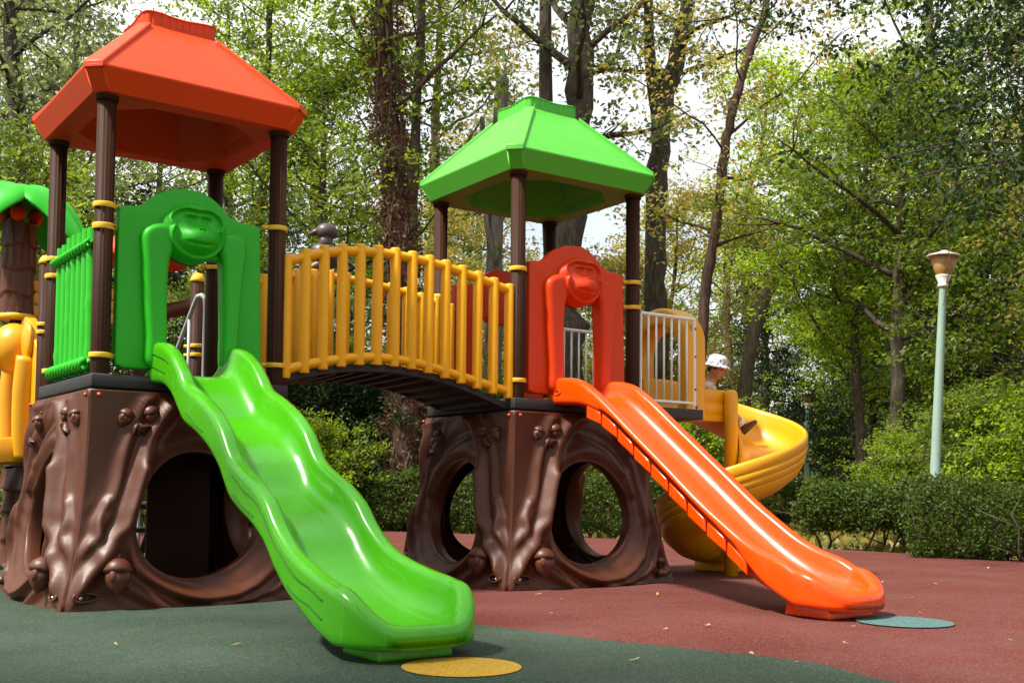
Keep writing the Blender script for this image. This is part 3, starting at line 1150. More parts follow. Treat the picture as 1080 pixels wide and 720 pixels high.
# ------------------------------------------------------------------ slides
def slide(N, r, a, label, mat, prof, nose, block):
    """moulded open chute: the rim runs down one side, round the front and back up the other side.
    local frame: x = across, y = -d (d = distance out from the gate), z up.
    prof: (d, rim z, floor z, half width, depth of the outer wall); nose: (length, lip z, floor z, foot z)"""
    t = thing('slide', label, 'slide', N + 0.6 * r, a, 'slides descending from the gates')
    D = np.array([q[0] for q in prof])
    dn = np.linspace(D[0], D[-1], 150)
    rim, flo, hw, wall = [interp(dn, D, np.array([q[k] for q in prof])) for k in range(1, 5)]
    dC, W = dn[-1], hw[-1]
    nl, lip, nfl, nb = nose
    st = []                        # outer point, inward unit vector, reach to the centre line, rim z, floor z, centre floor z, wall foot z
    for k in range(len(dn)):
        st.append((np.array([-hw[k], dn[k]]), np.array([1.0, 0.0]), hw[k], rim[k], flo[k], flo[k], rim[k] - wall[k]))
    C = np.array([0.0, dC])
    th = np.linspace(0, PI, 92)[1:-1]
    pw = 2 / 2.25
    for q in th:
        cx, sy = -math.cos(q), math.sin(q)
        P = C + np.array([W * math.copysign(abs(cx) ** pw, cx), nl * abs(sy) ** pw])
        u = C - P
        Ln = np.linalg.norm(u)
        f = min(1.0, min(q, PI - q) / 1.20)
        f = f * f * (3 - 2 * f)
        zr = rim[-1] + (lip - rim[-1]) * f
        zb = (rim[-1] - wall[-1]) + (nb - (rim[-1] - wall[-1])) * f
        st.append((P, u / Ln, Ln, zr, flo[-1] + (nfl - flo[-1]) * f, flo[-1], zb))
    for k in range(len(dn) - 1, -1, -1):
        st.append((np.array([hw[k], dn[k]]), np.array([-1.0, 0.0]), hw[k], rim[k], flo[k], flo[k], rim[k] - wall[k]))
    rows = []
    for P, u, Ln, zr, zf, zc, zb in st:
        h = max(zr - zf, 0.01)
        hw_ = zr - zb
        sh = min(1.0, h / 0.14)
        pr = [(Ln, zc - 0.045), (Ln * 0.6, zc * 0.5 + zf * 0.5 - 0.047), (0.085, min(zf - 0.05, zb + 0.06)), (0.050, zb + 0.004), (0.034, zb), (0.020, zb + 0.002), (0.008, zb + 0.012), (0.001, zb + 0.030), (0.0, zb + 0.25 * hw_),
              (0.003, zb + 0.5 * hw_), (0.002, zr - 0.050), (0.005, zr - 0.030), (0.014, zr - 0.013), (0.030, zr - 0.003), (0.052, zr), (0.070, zr - 0.003), (0.084, zr - 0.012)]
        w0 = 0.093
        for f1, f2 in ((0.0, 0.82), (0.010, 0.58), (0.026, 0.35), (0.050, 0.17), (0.080, 0.055), (0.115, 0.0)):
            x = w0 + f1 * (0.5 + 0.5 * sh)
            pr.append((min(x, Ln * 0.9), zf + min(h * f2, max(0.0, h - 0.016))))
        pr.append((Ln * 0.93, zc * 0.8 + zf * 0.2))
        pr.append((Ln, zc))
        rows.append([(P[0] + u[0] * t_, -(P[1] + u[1] * t_), z_) for t_, z_ in pr])
    b = MB()
    G = np.array(rows)
    b.grid(G)
    o = b.build('chute', mat, t)
    bm = bmesh.new()
    bm.from_mesh(o.data)
    bmesh.ops.remove_doubles(bm, verts=bm.verts, dist=2e-4)
    bmesh.ops.recalc_face_normals(bm, faces=bm.faces)
    bm.to_mesh(o.data)
    bm.free()
    o.data.polygons.foreach_set('use_smooth', [True] * len(o.data.polygons))
    # make sure the outside faces out
    up = [p for p in o.data.polygons if abs(p.center.x) < 0.05 and p.center.z > np.interp(-p.center.y, dn, flo) - 0.02 and -p.center.y < dC]
    if up and sum(p.normal.z for p in up) < 0:
        o.data.flip_normals()
    x0, d0, d1, z1 = block
    f = MB()
    V = [(-x0, -d0, 0.002), (x0, -d0, 0.002), (x0 * 0.94, -d0 - 0.02, z1), (-x0 * 0.94, -d0 - 0.02, z1), (-x0, -d1, 0.002), (x0, -d1, 0.002), (x0 * 0.94, -d1 + 0.02, z1), (-x0 * 0.94, -d1 + 0.02, z1)]
    f.add(V, [(0, 1, 2, 3), (4, 7, 6, 5), (0, 4, 5, 1), (3, 2, 6, 7), (0, 3, 7, 4), (1, 5, 6, 2)])
    fo = f.build('foot_block', mat, t)
    fix_normals(fo)
    bevel(fo, 0.015, 3)
    return t, dn, rim, flo, hw, wall

gs = [(0.00, 1.690, 1.490, 0.300, 0.25), (0.12, 1.702, 1.487, 0.302, 0.27), (0.30, 1.670, 1.475, 0.303, 0.26), (0.46, 1.595, 1.385, 0.304, 0.25), (0.60, 1.485, 1.270, 0.304, 0.25), (0.70, 1.395, 1.185, 0.304, 0.24), (0.90, 1.320, 1.105, 0.304, 0.235), (1.12, 1.220, 1.020, 0.304, 0.235),
      (1.28, 1.110, 0.920, 0.304, 0.235), (1.345, 1.045, 0.855, 0.304, 0.235), (1.45, 0.935, 0.750, 0.304, 0.23), (1.60, 0.862, 0.675, 0.305, 0.23), (1.76, 0.800, 0.615, 0.306, 0.23), (1.93, 0.702, 0.525, 0.308, 0.225), (2.06, 0.582, 0.410, 0.310, 0.22), (2.22, 0.478, 0.300, 0.314, 0.225),
      (2.40, 0.416, 0.225, 0.322, 0.24), (2.60, 0.370, 0.170, 0.342, 0.26), (2.72, 0.350, 0.148, 0.354, 0.265), (2.79, 0.335, 0.140, 0.358, 0.265)]
SL1, dG, rG, fG, hG, pG = slide(N1, r1, A1, 'glossy lime green wavy slide coming down from the green monkey gate', M['green'], gs, (0.300, 0.168, 0.138, 0.058), (0.20, 2.60, 2.95, 0.12))
os_ = [(0.00, 1.640, 1.490, 0.300, 0.20), (0.10, 1.652, 1.488, 0.302, 0.21), (0.25, 1.645, 1.482, 0.302, 0.21), (0.40, 1.612, 1.440, 0.303, 0.19), (0.55, 1.535, 1.352, 0.303, 0.15), (0.75, 1.400, 1.212, 0.303, 0.105), (1.00, 1.220, 1.033, 0.303, 0.10), (1.38, 0.950, 0.765, 0.303, 0.10),
       (1.72, 0.705, 0.520, 0.303, 0.10), (1.95, 0.560, 0.372, 0.304, 0.105), (2.12, 0.460, 0.275, 0.307, 0.13), (2.28, 0.392, 0.205, 0.313, 0.19), (2.44, 0.345, 0.165, 0.320, 0.225), (2.56, 0.290, 0.150, 0.326, 0.215)]
SL2, dO, rO, fO, hO, pO = slide(N2, r2, A2, 'glossy orange red straight slide coming down from the red monkey gate', M['orange'], os_, (0.320, 0.165, 0.142, 0.050), (0.21, 2.38, 2.74, 0.11))

def slide_trim():
    # orange slide: row of moulded blocks below each side rail
    rest = np.interp
    for sgn in (-1, 1):
        b = MB()
        k = 0
        d = 0.50
        while d < 2.15:
            d1 = d + 0.160
            z0, z1 = np.interp(d, dO, rO - pO), np.interp(d1, dO, rO - pO)
            x0, x1 = sgn * 0.240, sgn * 0.296
            V = []
            for dd_, zz in ((d, z0), (d1, z1)):
                V += [(x0, -dd_, zz + 0.012), (x1, -dd_, zz + 0.012), (x1 * 0.985, -dd_ + 0.012 * (1 if dd_ == d else -1), zz - 0.088), (x0, -dd_, zz - 0.088)]
            b.add(V, [(0, 1, 2, 3), (4, 7, 6, 5), (0, 4, 5, 1), (1, 5, 6, 2), (2, 6, 7, 3), (3, 7, 4, 0)])
            d += 0.185
        o = b.build('side_ribs', M['orange'], SL2)
        fix_normals(o)
        bevel(o, 0.012, 2)
        smooth_angle(o, 40)
    # moulded oval maker's boss at the top of the orange slide (blank)
    b = MB()
    for sgn in (-1, 1):
        a = np.linspace(0, 2 * PI, 30)
        b.tube([(sgn * 0.306, -0.14 - 0.038 * math.cos(q), 1.535 + 0.020 * math.sin(q)) for q in a], 0.004, 6)
    b.build('oval_boss', M['orange'], SL2)
    # green slide: raised lines on each side wall, coloured as the shade in engraved grooves
    for sgn in (-1, 1):
        for d0, d1, off in ((0.05, 0.42, 0.085), (0.02, 0.36, 0.17), (0.75, 1.05, 0.17), (1.5, 2.70, 0.085), (1.52, 1.80, 0.17), (2.25, 2.70, 0.17)):
            b = MB()
            ds = np.linspace(d0, d1, 40)
            z = np.interp(ds, dG, rG) - off + 0.006 * np.sin(ds * 18)
            xx = sgn * (np.interp(ds, dG, hG) + 0.0015)
            b.tube(np.stack([xx, -ds, z], 1), 0.0035, 6)
            b.build('groove_shade_line', M['green_groove_shade'], SL1)
slide_trim()

# ------------------------------------------------------------------ spiral slide
SC = Vector((2.00, 10.05, 0))
def spiral():
    t = thing('spiral_slide', 'yellow spiral slide with arched entrance hood beside the white guard rails', 'slide', SC)
    cs = []
    a2 = A2
    phi0 = a2 + PI / 2
    RM = 0.375
    def fz(turn):                                   # floor height after turn radians
        dg = math.degrees(turn)
        return 1.48 - 0.00365 * dg
    frames = []                                     # centre point, outward (to the outer wall) dir, floor z
    out0 = Vector((math.cos(phi0), math.sin(phi0), 0))
    r_, l_ = Vector((math.cos(a2), math.sin(a2), 0)), Vector((-math.sin(a2), math.cos(a2), 0))
    for s_ in np.linspace(-0.50, -0.02, 14):
        c = out0 * RM + r_ * s_
        frames.append((c, out0, 1.485 - 0.004 * max(0, s_ + 0.4)))
    T = rad(352)
    for k in np.linspace(0, 1, 130):
        ph = phi0 - T * k
        o = Vector((math.cos(ph), math.sin(ph), 0))
        e = 1 if k > 0.06 else k / 0.06
        frames.append((o * RM, o, fz(T * k) - 0.01))
    ph = phi0 - T
    o = Vector((math.cos(ph), math.sin(ph), 0))
    tg = Vector((math.sin(ph), -math.cos(ph), 0))
    zl = frames[-1][2]
    for s_ in np.linspace(0.03, 0.55, 14):
        frames.append((o * RM + tg * s_, o, zl - 0.05 * (1 - math.exp(-s_ * 3))))
    zs = np.array([f[2] for f in frames])
    kern = np.hanning(15)
    kern /= kern.sum()
    zs = np.convolve(np.pad(zs, 7, mode='edge'), kern, mode='valid')
    # profile in (rho offset from channel centre, z offset) from inner to outer
    prof = [(-0.300, 0.195), (-0.285, 0.205), (-0.268, 0.195), (-0.258, 0.12), (-0.235, 0.05), (-0.17, 0.008), (-0.05, 0.0), (0.08, 0.010), (0.17, 0.05), (0.225, 0.12), (0.248, 0.21), (0.258, 0.30), (0.268, 0.322), (0.284, 0.330), (0.300, 0.320), (0.306, 0.295),
            (0.303, 0.235), (0.296, 0.222), (0.302, 0.208), (0.296, 0.165), (0.286, 0.152), (0.290, 0.138), (0.278, 0.095), (0.266, 0.083), (0.268, 0.068), (0.230, 0.0), (0.15, -0.06), (0.03, -0.085), (-0.12, -0.07), (-0.24, -0.03), (-0.292, 0.02), (-0.305, 0.10)]
    rows = []
    for (c, o, _), z in zip(frames, zs):
        rows.append([tuple(c + o * p[0] + Vector((0, 0, z + p[1]))) for p in prof])
    b = MB()
    G = np.array(rows)
    b.grid(G, close_u=True)
    n = len(prof)
    b.add(G[0], [tuple(range(n))])
    b.add(G[-1], [tuple(range(n))[::-1]])
    ch = b.build('chute', M['yellow'], t)
    fix_normals(ch)
    smooth_angle(ch, 50)
    # centre column
    b = MB()
    b.tube([(0, 0, 0.0), (0, 0, 1.62), (0, 0, 1.66), (0, 0, 1.68), (0, 0, 1.685)], [0.062, 0.062, 0.058, 0.042, 0.015], 24)
    co_ = b.build('centre_column', M['yellow'], t)
    # near side panel of the entrance (stands on the inner edge)
    def P(s_, off, z):
        return tuple(out0 * (RM - 0.285 + off) + r_ * s_ + Vector((0, 0, z)))
    b = MB()
    for s0, s1 in ((-0.50, 0.0),):
        rowsG = []
        for s_ in np.linspace(s0, s1, 10):
            rowsG.append([P(s_, -0.030, 1.40), P(s_, -0.036, 1.44), P(s_, -0.026, 1.455), P(s_, -0.036, 1.47), P(s_, -0.036, 1.55), P(s_, -0.026, 1.565), P(s_, -0.036, 1.58), P(s_, -0.036, 1.655), P(s_, -0.026, 1.678), P(s_, 0.0, 1.688), P(s_, 0.026, 1.678), P(s_, 0.030, 1.64), P(s_, 0.026, 1.42), P(s_, 0.0, 1.39)])
        G = np.array(rowsG)
        b.grid(G, close_u=True)
        b.add(G[0], [tuple(range(14))])
        b.add(G[-1], [tuple(range(14))[::-1]])
    sp = b.build('side_panel', M['yellow'], t)
    fix_normals(sp)
    smooth_angle(sp, 35)
    # hood: arched frame standing across the mouth of the chute
    W, Wi = 0.41, 0.275
    base = 1.40
    outer = [(-W, base), (-W, 2.10)] + [(W * math.cos(q) * -1, 2.08 + 0.35 * math.sin(q)) for q in np.linspace(0.12, PI - 0.12, 24)] + [(W, 2.10), (W, base)]
    inner = [(Wi, base), (Wi, 2.00)] + [(Wi * math.cos(q), 2.0 + 0.25 * math.sin(q)) for q in np.linspace(0.12, PI - 0.12, 20)] + [(-Wi, 2.00), (-Wi, base)]
    Mh = Matrix.Translation(out0 * (RM + 0.01) + r_ * -0.45) @ Matrix.Rotation(phi0, 4, 'Z')
    outline_solid('entrance_hood', [outer + inner], 0.16, 0.045, M['yellow'], t, Mh, 5)
    # exit foot
    b = MB()
    e = frames[-1][0] - tg * 0.20
    Mx = Matrix.Translation(e) @ Matrix.Rotation(math.atan2(tg.y, tg.x), 4, 'Z')
    b.box(-0.16, 0.16, -0.2, 0.2, 0.002, float(zs[-1]) - 0.05, Mx)
    fb = b.build('foot_block', M['yellow'], t)
    bevel(fb, 0.02, 3)
    # support strut under the first bend
    b = MB()
    for ph in (A2 - 0.2, A2 - 2.6):
        o = Vector((math.cos(ph), math.sin(ph), 0))
    return frames, zs
SPF, SPZ = spiral()

# ------------------------------------------------------------------ back play tower with palm (far left)
NP = Vector((-4.19, 9.80, 0))
AP = 0.62
rp_, lp_ = frame(NP, AP)
def palm_tower():
    t = thing('palm_play_tower', 'play tower at the left edge with a green palm canopy and yellow elephant gate', 'play tower', NP, AP)
    def post(x, y, h, cap, clamps):
        b = MB()
        b.tube([(x, y, 0), (x, y, h)], PR, 60, True, None, (15, 0.028))
        po = b.build('post', M['post'], t)
        if cap:
            c = MB()
            c.lathe([(PR + 0.006, 0), (PR + 0.008, 0.02), (PR * 0.95, 0.05), (PR * 0.6, 0.075), (0.0005, 0.085)], 24, Matrix.Translation((x, y, h - 0.015)))
            c.build('post_cap', M['clamp'], po)
        for z in clamps:
            link('clamp', ME['clamp'], M['clamp'], po, (x, y, z), (0, 0, PI * 0.6))
        return po
    post(0, 0, 2.75, True, [2.19, 2.12])
    post(S, 0, 0.95, False, [])
    post(S, S, 2.60, False, [2.2])
    lp = post(0, S, 3.3, False, [])
    d = MB()
    d.box(-0.07, S + 0.07, -0.07, S + 0.07, 0.93, 1.02)
    bevel(d.build('deck', M['deck'], t), 0.01, 2)
    # palm bark sleeve on the far post
    def rough(b, r0, z0, z1, x, y, mat, nm, par):
        n, m = 40, 60
        th = np.linspace(0, 2 * PI, n, endpoint=False)
        rows = []
        for z in np.linspace(z0, z1, m):
            k = (z * 4.2) % 1
            r = r0 * (1 + 0.10 * (1 - k) ** 2 + 0.05 * np.sin(th * 7 + z * 5) + 0.03 * np.sin(th * 13 - z * 9))
            rows.append(np.stack([x + r * np.cos(th), y + r * np.sin(th), z + 0.02 * np.sin(th * 3 + z * 8)], 1))
        b.grid(np.array(rows), close_u=True)
        return b.build(nm, mat, par)
    rough(MB(), 0.150, 2.42, 3.34, 0, S, M['brown'], 'palm_sleeve', t)
    b = MB()
    b.lathe([(0.155, 2.37), (0.172, 2.38), (0.172, 2.42), (0.155, 2.43)], 32, Matrix.Translation((0, S, 0)))
    b.build('sleeve_ring', M['clamp'], t)
    # palm fronds: thick arching moulded leaves
    nfr = 4
    for k in range(nfr):
        a = k * 2 * PI / nfr - 0.90
        b = MB()
        rows_t, rows_b = [], []
        for u in np.linspace(0, 1, 26):
            rr = -0.12 + 0.90 * u
            z = 3.44 + 0.30 * math.sin(PI * min(1, u * 0.85 + 0.15)) - 0.34 * u ** 2.0
            w_ = 0.36 * math.sin(PI * min(1, 0.16 + 0.82 * u)) ** 0.75 + 0.005
            ct, cb = [], []
            for v in np.linspace(-1, 1, 15):
                notch = 1 - 0.05 * abs(math.sin(u * 16)) * abs(v) ** 4
                yy = w_ * v * notch
                zz = z - 0.13 * (abs(v) ** 2.2) * (0.5 + 0.5 * math.sin(PI * u)) + 0.012 * math.cos(v * 9)
                p = Vector((rr * math.cos(a) - yy * math.sin(a), S + rr * math.sin(a) + yy * math.cos(a), zz))
                ct.append(tuple(p))
                cb.append((p.x, p.y, p.z - 0.030))
            rows_t.append(ct + cb[::-1])
        b.grid(np.array(rows_t), close_u=True)
        o = b.build('palm_frond', M['green_matte'], t)
        fix_normals(o)
    for k in range(3):
        a = k * 2 * PI / 3 + 0.2
        b = MB()
        b.ball((0.15 * math.cos(a), S + 0.15 * math.sin(a), 3.42), (0.07, 0.07, 0.09))
        b.build('palm_fruit', M['red'], t)
    # elephant gate on the left face (x = 0), facing -x
    Mf = face_matrix(3)
    pts = [(0.14, 0.98), (0.10, 1.03), (0.10, 1.98), (0.16, 2.06), (0.26, 2.12), (0.34, 2.24), (0.48, 2.31), (0.60, 2.33), (0.72, 2.31), (0.86, 2.24), (0.94, 2.12), (1.04, 2.06), (1.10, 1.98), (1.10, 1.03), (1.06, 0.98), (0.84, 0.98), (0.82, 1.75), (0.38, 1.75), (0.36, 0.98)]
    g = outline_solid('elephant_gate', [pts], 0.055, 0.015, M['yellow'], t, Mf @ Matrix.Translation((0, -0.005, 0)))
    h = MB()
    h.ball((0.6, -0.13, 2.02), (0.22, 0.20, 0.24), 24, 16, None)
    trunk = catmull([(0.6, -0.28, 2.06), (0.6, -0.36, 1.96), (0.6, -0.38, 1.84), (0.6, -0.34, 1.75), (0.6, -0.28, 1.73)], 8)
    h.tube(trunk, np.linspace(0.10, 0.05, len(trunk)), 16)
    me = mesh_from('elephant_head', h.v, h.f)
    me.transform(Mf)
    link('elephant_head', me, M['yellow'], g)
    for sx in (-1, 1):
        e = MB()
        e.ball((0.6 + sx * 0.27, -0.07, 2.06), (0.15, 0.05, 0.19), 20, 12)
        me = mesh_from('elephant_ear', e.v, e.f)
        me.transform(Mf)
        link('elephant_ear', me, M['yellow'], g)
        e = MB()
        lg = catmull([(0.6 + sx * 0.30, -0.06, 1.92), (0.6 + sx * 0.29, -0.09, 1.6), (0.6 + sx * 0.28, -0.09, 1.2), (0.6 + sx * 0.28, -0.08, 1.0)], 6)
        e.tube(lg, np.linspace(0.11, 0.085, len(lg)), 16, True, 0.7)
        me = mesh_from('elephant_leg', e.v, e.f)
        me.transform(Mf)
        link('elephant_leg', me, M['yellow'], g)
    # barrier board behind, and hip cap in red on the back post
    b = MB()
    for z in (2.42, 2.545, 2.67):
        b.box(0.02, S - 0.02, S - 0.03, S + 0.03, z, z + 0.115)
    bo = b.build('barrier_board', M['yellow'], t)
    bevel(bo, 0.015, 2)
    b = MB()
    for z in (1.2, 1.4):
        b.box(0.06, S - 0.06, S - 0.02, S + 0.02, z, z + 0.19)
    bevel(b.build('lower_board', M['red'], t), 0.015, 2)
    b = MB()
    b.lathe([(0.46, 3.08), (0.47, 3.12), (0.40, 3.24), (0.27, 3.35), (0.12, 3.42), (0.0005, 3.44)], 32, Matrix.Translation((S, S, 0)))
    b.lathe([(0.05, 2.5), (0.05, 3.12)], 16, Matrix.Translation((S, S, 0)))
    b.build('red_dome_cap', M['red'], t)
    # brown trunk drum below the deck
    rough(MB(), 0.36, 0.0, 0.93, 0.25, 0.95, M['brown'], 'trunk_drum', t)
    return t
palm_tower()

def elephant_slide():
    o0 = NP + 0.6 * lp_
    t = thing('slide', 'short yellow slide at the left edge running down from the elephant gate', 'slide', o0, AP)
    d = np.linspace(0.03, 1.9, 60)
    zf = np.interp(d, [0, 0.3, 1.45, 1.7, 1.9], [1.03, 1.0, 0.22, 0.13, 0.12])
    rows = []
    for dv, z in zip(d, zf):
        k = min(1, max(0.15, (1.95 - dv) / 0.3))
        half = [(0.25, z - 0.06), (0.285, z - 0.04), (0.29, z + 0.16 * k), (0.27, z + 0.18 * k), (0.245, z + 0.165 * k), (0.22, z + 0.03), (0.16, z), (0.05, z)]
        prof = [(-x, q) for x, q in half] + half[::-1] + [(0, z - 0.07)]
        rows.append([(-dv, x, q) for x, q in prof])
    b = MB()
    G = np.array(rows)
    b.grid(G, close_u=True)
    n = G.shape[1]
    b.add(G[0], [tuple(range(n))])
    b.add(G[-1], [tuple(range(n))])
    ch = b.build('chute', M['yellow'], t)
    fix_normals(ch)
    smooth_angle(ch, 50)
    f = MB()
    f.box(-1.88, -1.66, -0.2, 0.2, 0.002, 0.08)
    bevel(f.build('foot_block', M['yellow'], t), 0.015, 2)
elephant_slide()

def stair():
    o0 = N1 + 0.6 * r1 + S * l1
    t = thing('stair', 'black stair with bent grey handrails behind the red roofed tower', 'stairs', o0, A1)
    for i in range(6):
        b = MB()
        y = 0.16 + i * 0.24
        z = 1.24 - i * 0.21
        b.box(-0.17, 0.53, y, y + 0.26, z - 0.04, z)
        bevel(b.build('tread', M['deck'], t), 0.008, 2)
    for x in (-0.20, 0.56):
        b = MB()
        b.box(x - 0.02, x + 0.02, 0.02, 0.1, 0.9, 1.36)
        pts = [(x, 0.10, 1.40), (x, 1.62, 0.06)]
        b.tube(pts, 0.03, 10)
        b.build('stringer', M['deck'], t)
        b = MB()
        pts = catmull([(x, 0.06, 1.40), (x, 0.06, 1.9), (x, 0.06, 2.2), (x, 0.10, 2.28), (x, 0.20, 2.30), (x, 0.32, 2.24), (x, 0.9, 1.72), (x, 1.45, 1.22), (x, 1.58, 1.05), (x, 1.60, 0.8), (x, 1.60, 0.0)], 6)
        b.tube(pts, 0.018, 12)
        b.tube([(x, 0.42, 1.14), (x, 0.42, 2.14)], 0.012, 10)
        b.tube([(x, 0.95, 0.70), (x, 0.95, 1.66)], 0.012, 10)
        b.build('handrail', M['grey_metal'], t)
stair()

def capped_post():
    t = thing('post', 'dark brown post with yellow ball cap seen through the green monkey gate', 'post', (-2.83, 9.80, 0), 0.6)
    b = MB()
    b.tube([(0, 0, 0), (0, 0, 2.60)], PR, 60, True, None, (15, 0.028))
    b.build('shaft', M['post'], t)
    c = MB()
    c.lathe([(PR + 0.006, 0), (PR + 0.008, 0.02), (PR * 0.95, 0.05), (PR * 0.6, 0.078), (0.0005, 0.088)], 24, Matrix.Translation((0, 0, 2.585)))
    c.build('post_cap', M['clamp'], t)
    for z in (2.01, 1.93):
        link('clamp', ME['clamp'], M['clamp'], t, (0, 0, z), (0, 0, 2.4))
capped_post()

def bird_branch():
    t = thing('bird_branch', 'red brown moulded branch carrying a grey brown bird behind the arched bridge', 'play branch', (-2.06, 12.0, 0), 0.2)
    b = MB()
    q = Matrix.Rotation(-0.2, 4, 'Z')
    pts = [tuple(q @ Vector(p)) for p in catmull([(-1.86, -0.50, 2.52), (-1.35, -0.40, 2.66), (-0.95, -0.25, 2.72), (-0.6, -0.12, 2.86), (-0.25, -0.03, 3.08), (0.02, 0, 3.24)], 10)]
    b.tube(pts, np.linspace(0.085, 0.065, len(pts)), 20)
    b.build('branch', M['brown'], t)
    b = MB()
    b.ball((0.02, 0, 3.30), (0.20, 0.13, 0.13), 24, 14, Matrix.Rotation(0.35, 4, 'Y'))
    b.tube([(-0.02, 0, 3.36), (-0.01, 0, 3.45), (0.0, 0, 3.52)], [0.10, 0.075, 0.08], 18)
    b.ball((0.0, 0, 3.56), (0.120, 0.105, 0.10), 24, 14)
    b.tube([(0.16, 0, 3.30), (0.25, 0, 3.22), (0.32, 0, 3.17)], [0.07, 0.05, 0.02], 14, True, 0.5)
    bd = b.build('bird', M['grey_bird'], t)
    c = MB()
    c.tube([(-0.07, 0, 3.57), (-0.14, 0, 3.545), (-0.21, 0, 3.515)], [0.07, 0.045, 0.006], 14, True, 0.75)
    c.build('beak', M['grey_bird'], bd)
bird_branch()

def rope_net():
    t = thing('rope_net', 'blue crossed climbing ropes seen through the left trunk hole', 'climbing net', (-4.35, 13.2, 0), 0.1)
    b = MB()
    b.tube([(-0.5, 0, 0), (-0.5, 0, 1.7), (0.5, 0, 1.7), (0.5, 0, 0)], 0.035, 12)
    b.build('frame', M['post'], t)
    b = MB()
    for k in range(6):
        x = -0.5 + k * 0.2
        b.tube([(x, 0.0, 1.7), (x + (0.2 if k % 2 else -0.15) * (1 if k not in (0, 5) else 0), 0.03, 0.9), (x, 0, 0.15)], 0.009, 8)
    for z in (0.3, 0.6, 0.9, 1.2, 1.45):
        b.tube([(-0.5, 0, z), (0, 0.03, z - 0.05), (0.5, 0, z + 0.04)], 0.009, 8)
    b.build('net', M['blue_rope'], t)
rope_net()

# ------------------------------------------------------------------ street lamps
def lamp(x, y, h, label, lean):
    t = thing('street_lamp', label, 'street lamp', (x, y, 0), 0, 'park lamps with tan cone shades')
    t.rotation_euler = (0, lean, 0)
    b = MB()
    b.lathe([(0.080, 0.0), (0.078, 0.9), (0.064, 0.95), (0.062, 1.6), (0.046, h - 0.50), (0.046, h - 0.46)], 28)
    b.build('pole', M['lamp_pole'], t)
    b = MB()
    z = h - 0.46
    b.lathe([(0.062, z - 0.02), (0.066, z), (0.066, z + 0.025), (0.050, z + 0.03), (0.095, z + 0.115), (0.098, z + 0.135), (0.088, z + 0.14)], 28)
    b.build('collar', M['lamp_white'], t)
    b = MB()
    b.lathe([(0.086, z + 0.14), (0.108, z + 0.175), (0.182, z + 0.385), (0.174, z + 0.385), (0.10, z + 0.20)], 32, None, False)
    b.build('lamp_shade', M['lamp_shade'], t)
    b = MB()
    b.lathe([(0.160, z + 0.380), (0.220, z + 0.378), (0.227, z + 0.386), (0.20, z + 0.402), (0.11, z + 0.432), (0.06, z + 0.452), (0.035, z + 0.468), (0.0005, z + 0.472)], 32)
    b.build('lamp_cap', M['lamp_white'], t)
    return t
lamp(5.44, 14.3, 3.92, 'tall pale green lamp post with tan shade behind the near hedge', rad(3.0))
lamp(8.02, 30.0, 3.45, 'small distant pale green lamp post right of the yellow spiral slide', rad(0.6))

# ------------------------------------------------------------------ child on the spiral slide
def skin_mesh(name, verts, edges, radii, sub=2, root=0):
    me = bpy.data.meshes.new(name)
    me.from_pydata([tuple(v) for v in verts], edges, [])
    o = bpy.data.objects.new('tmp', me)
    col.objects.link(o)
    o.modifiers.new('skin', 'SKIN')
    lay = me.skin_vertices[0].data
    for i, r in enumerate(radii):
        lay[i].radius = (r, r) if np.isscalar(r) else r
        lay[i].use_root = (i == root)
    s_ = o.modifiers.new('sub', 'SUBSURF')
    s_.levels = sub
    s_.render_levels = sub
    dg = bpy.context.evaluated_depsgraph_get()
    m2 = bpy.data.meshes.new_from_object(o.evaluated_get(dg))
    m2.name = name
    bpy.data.objects.remove(o)
    m2.polygons.foreach_set('use_smooth', [True] * len(m2.polygons))
    return m2

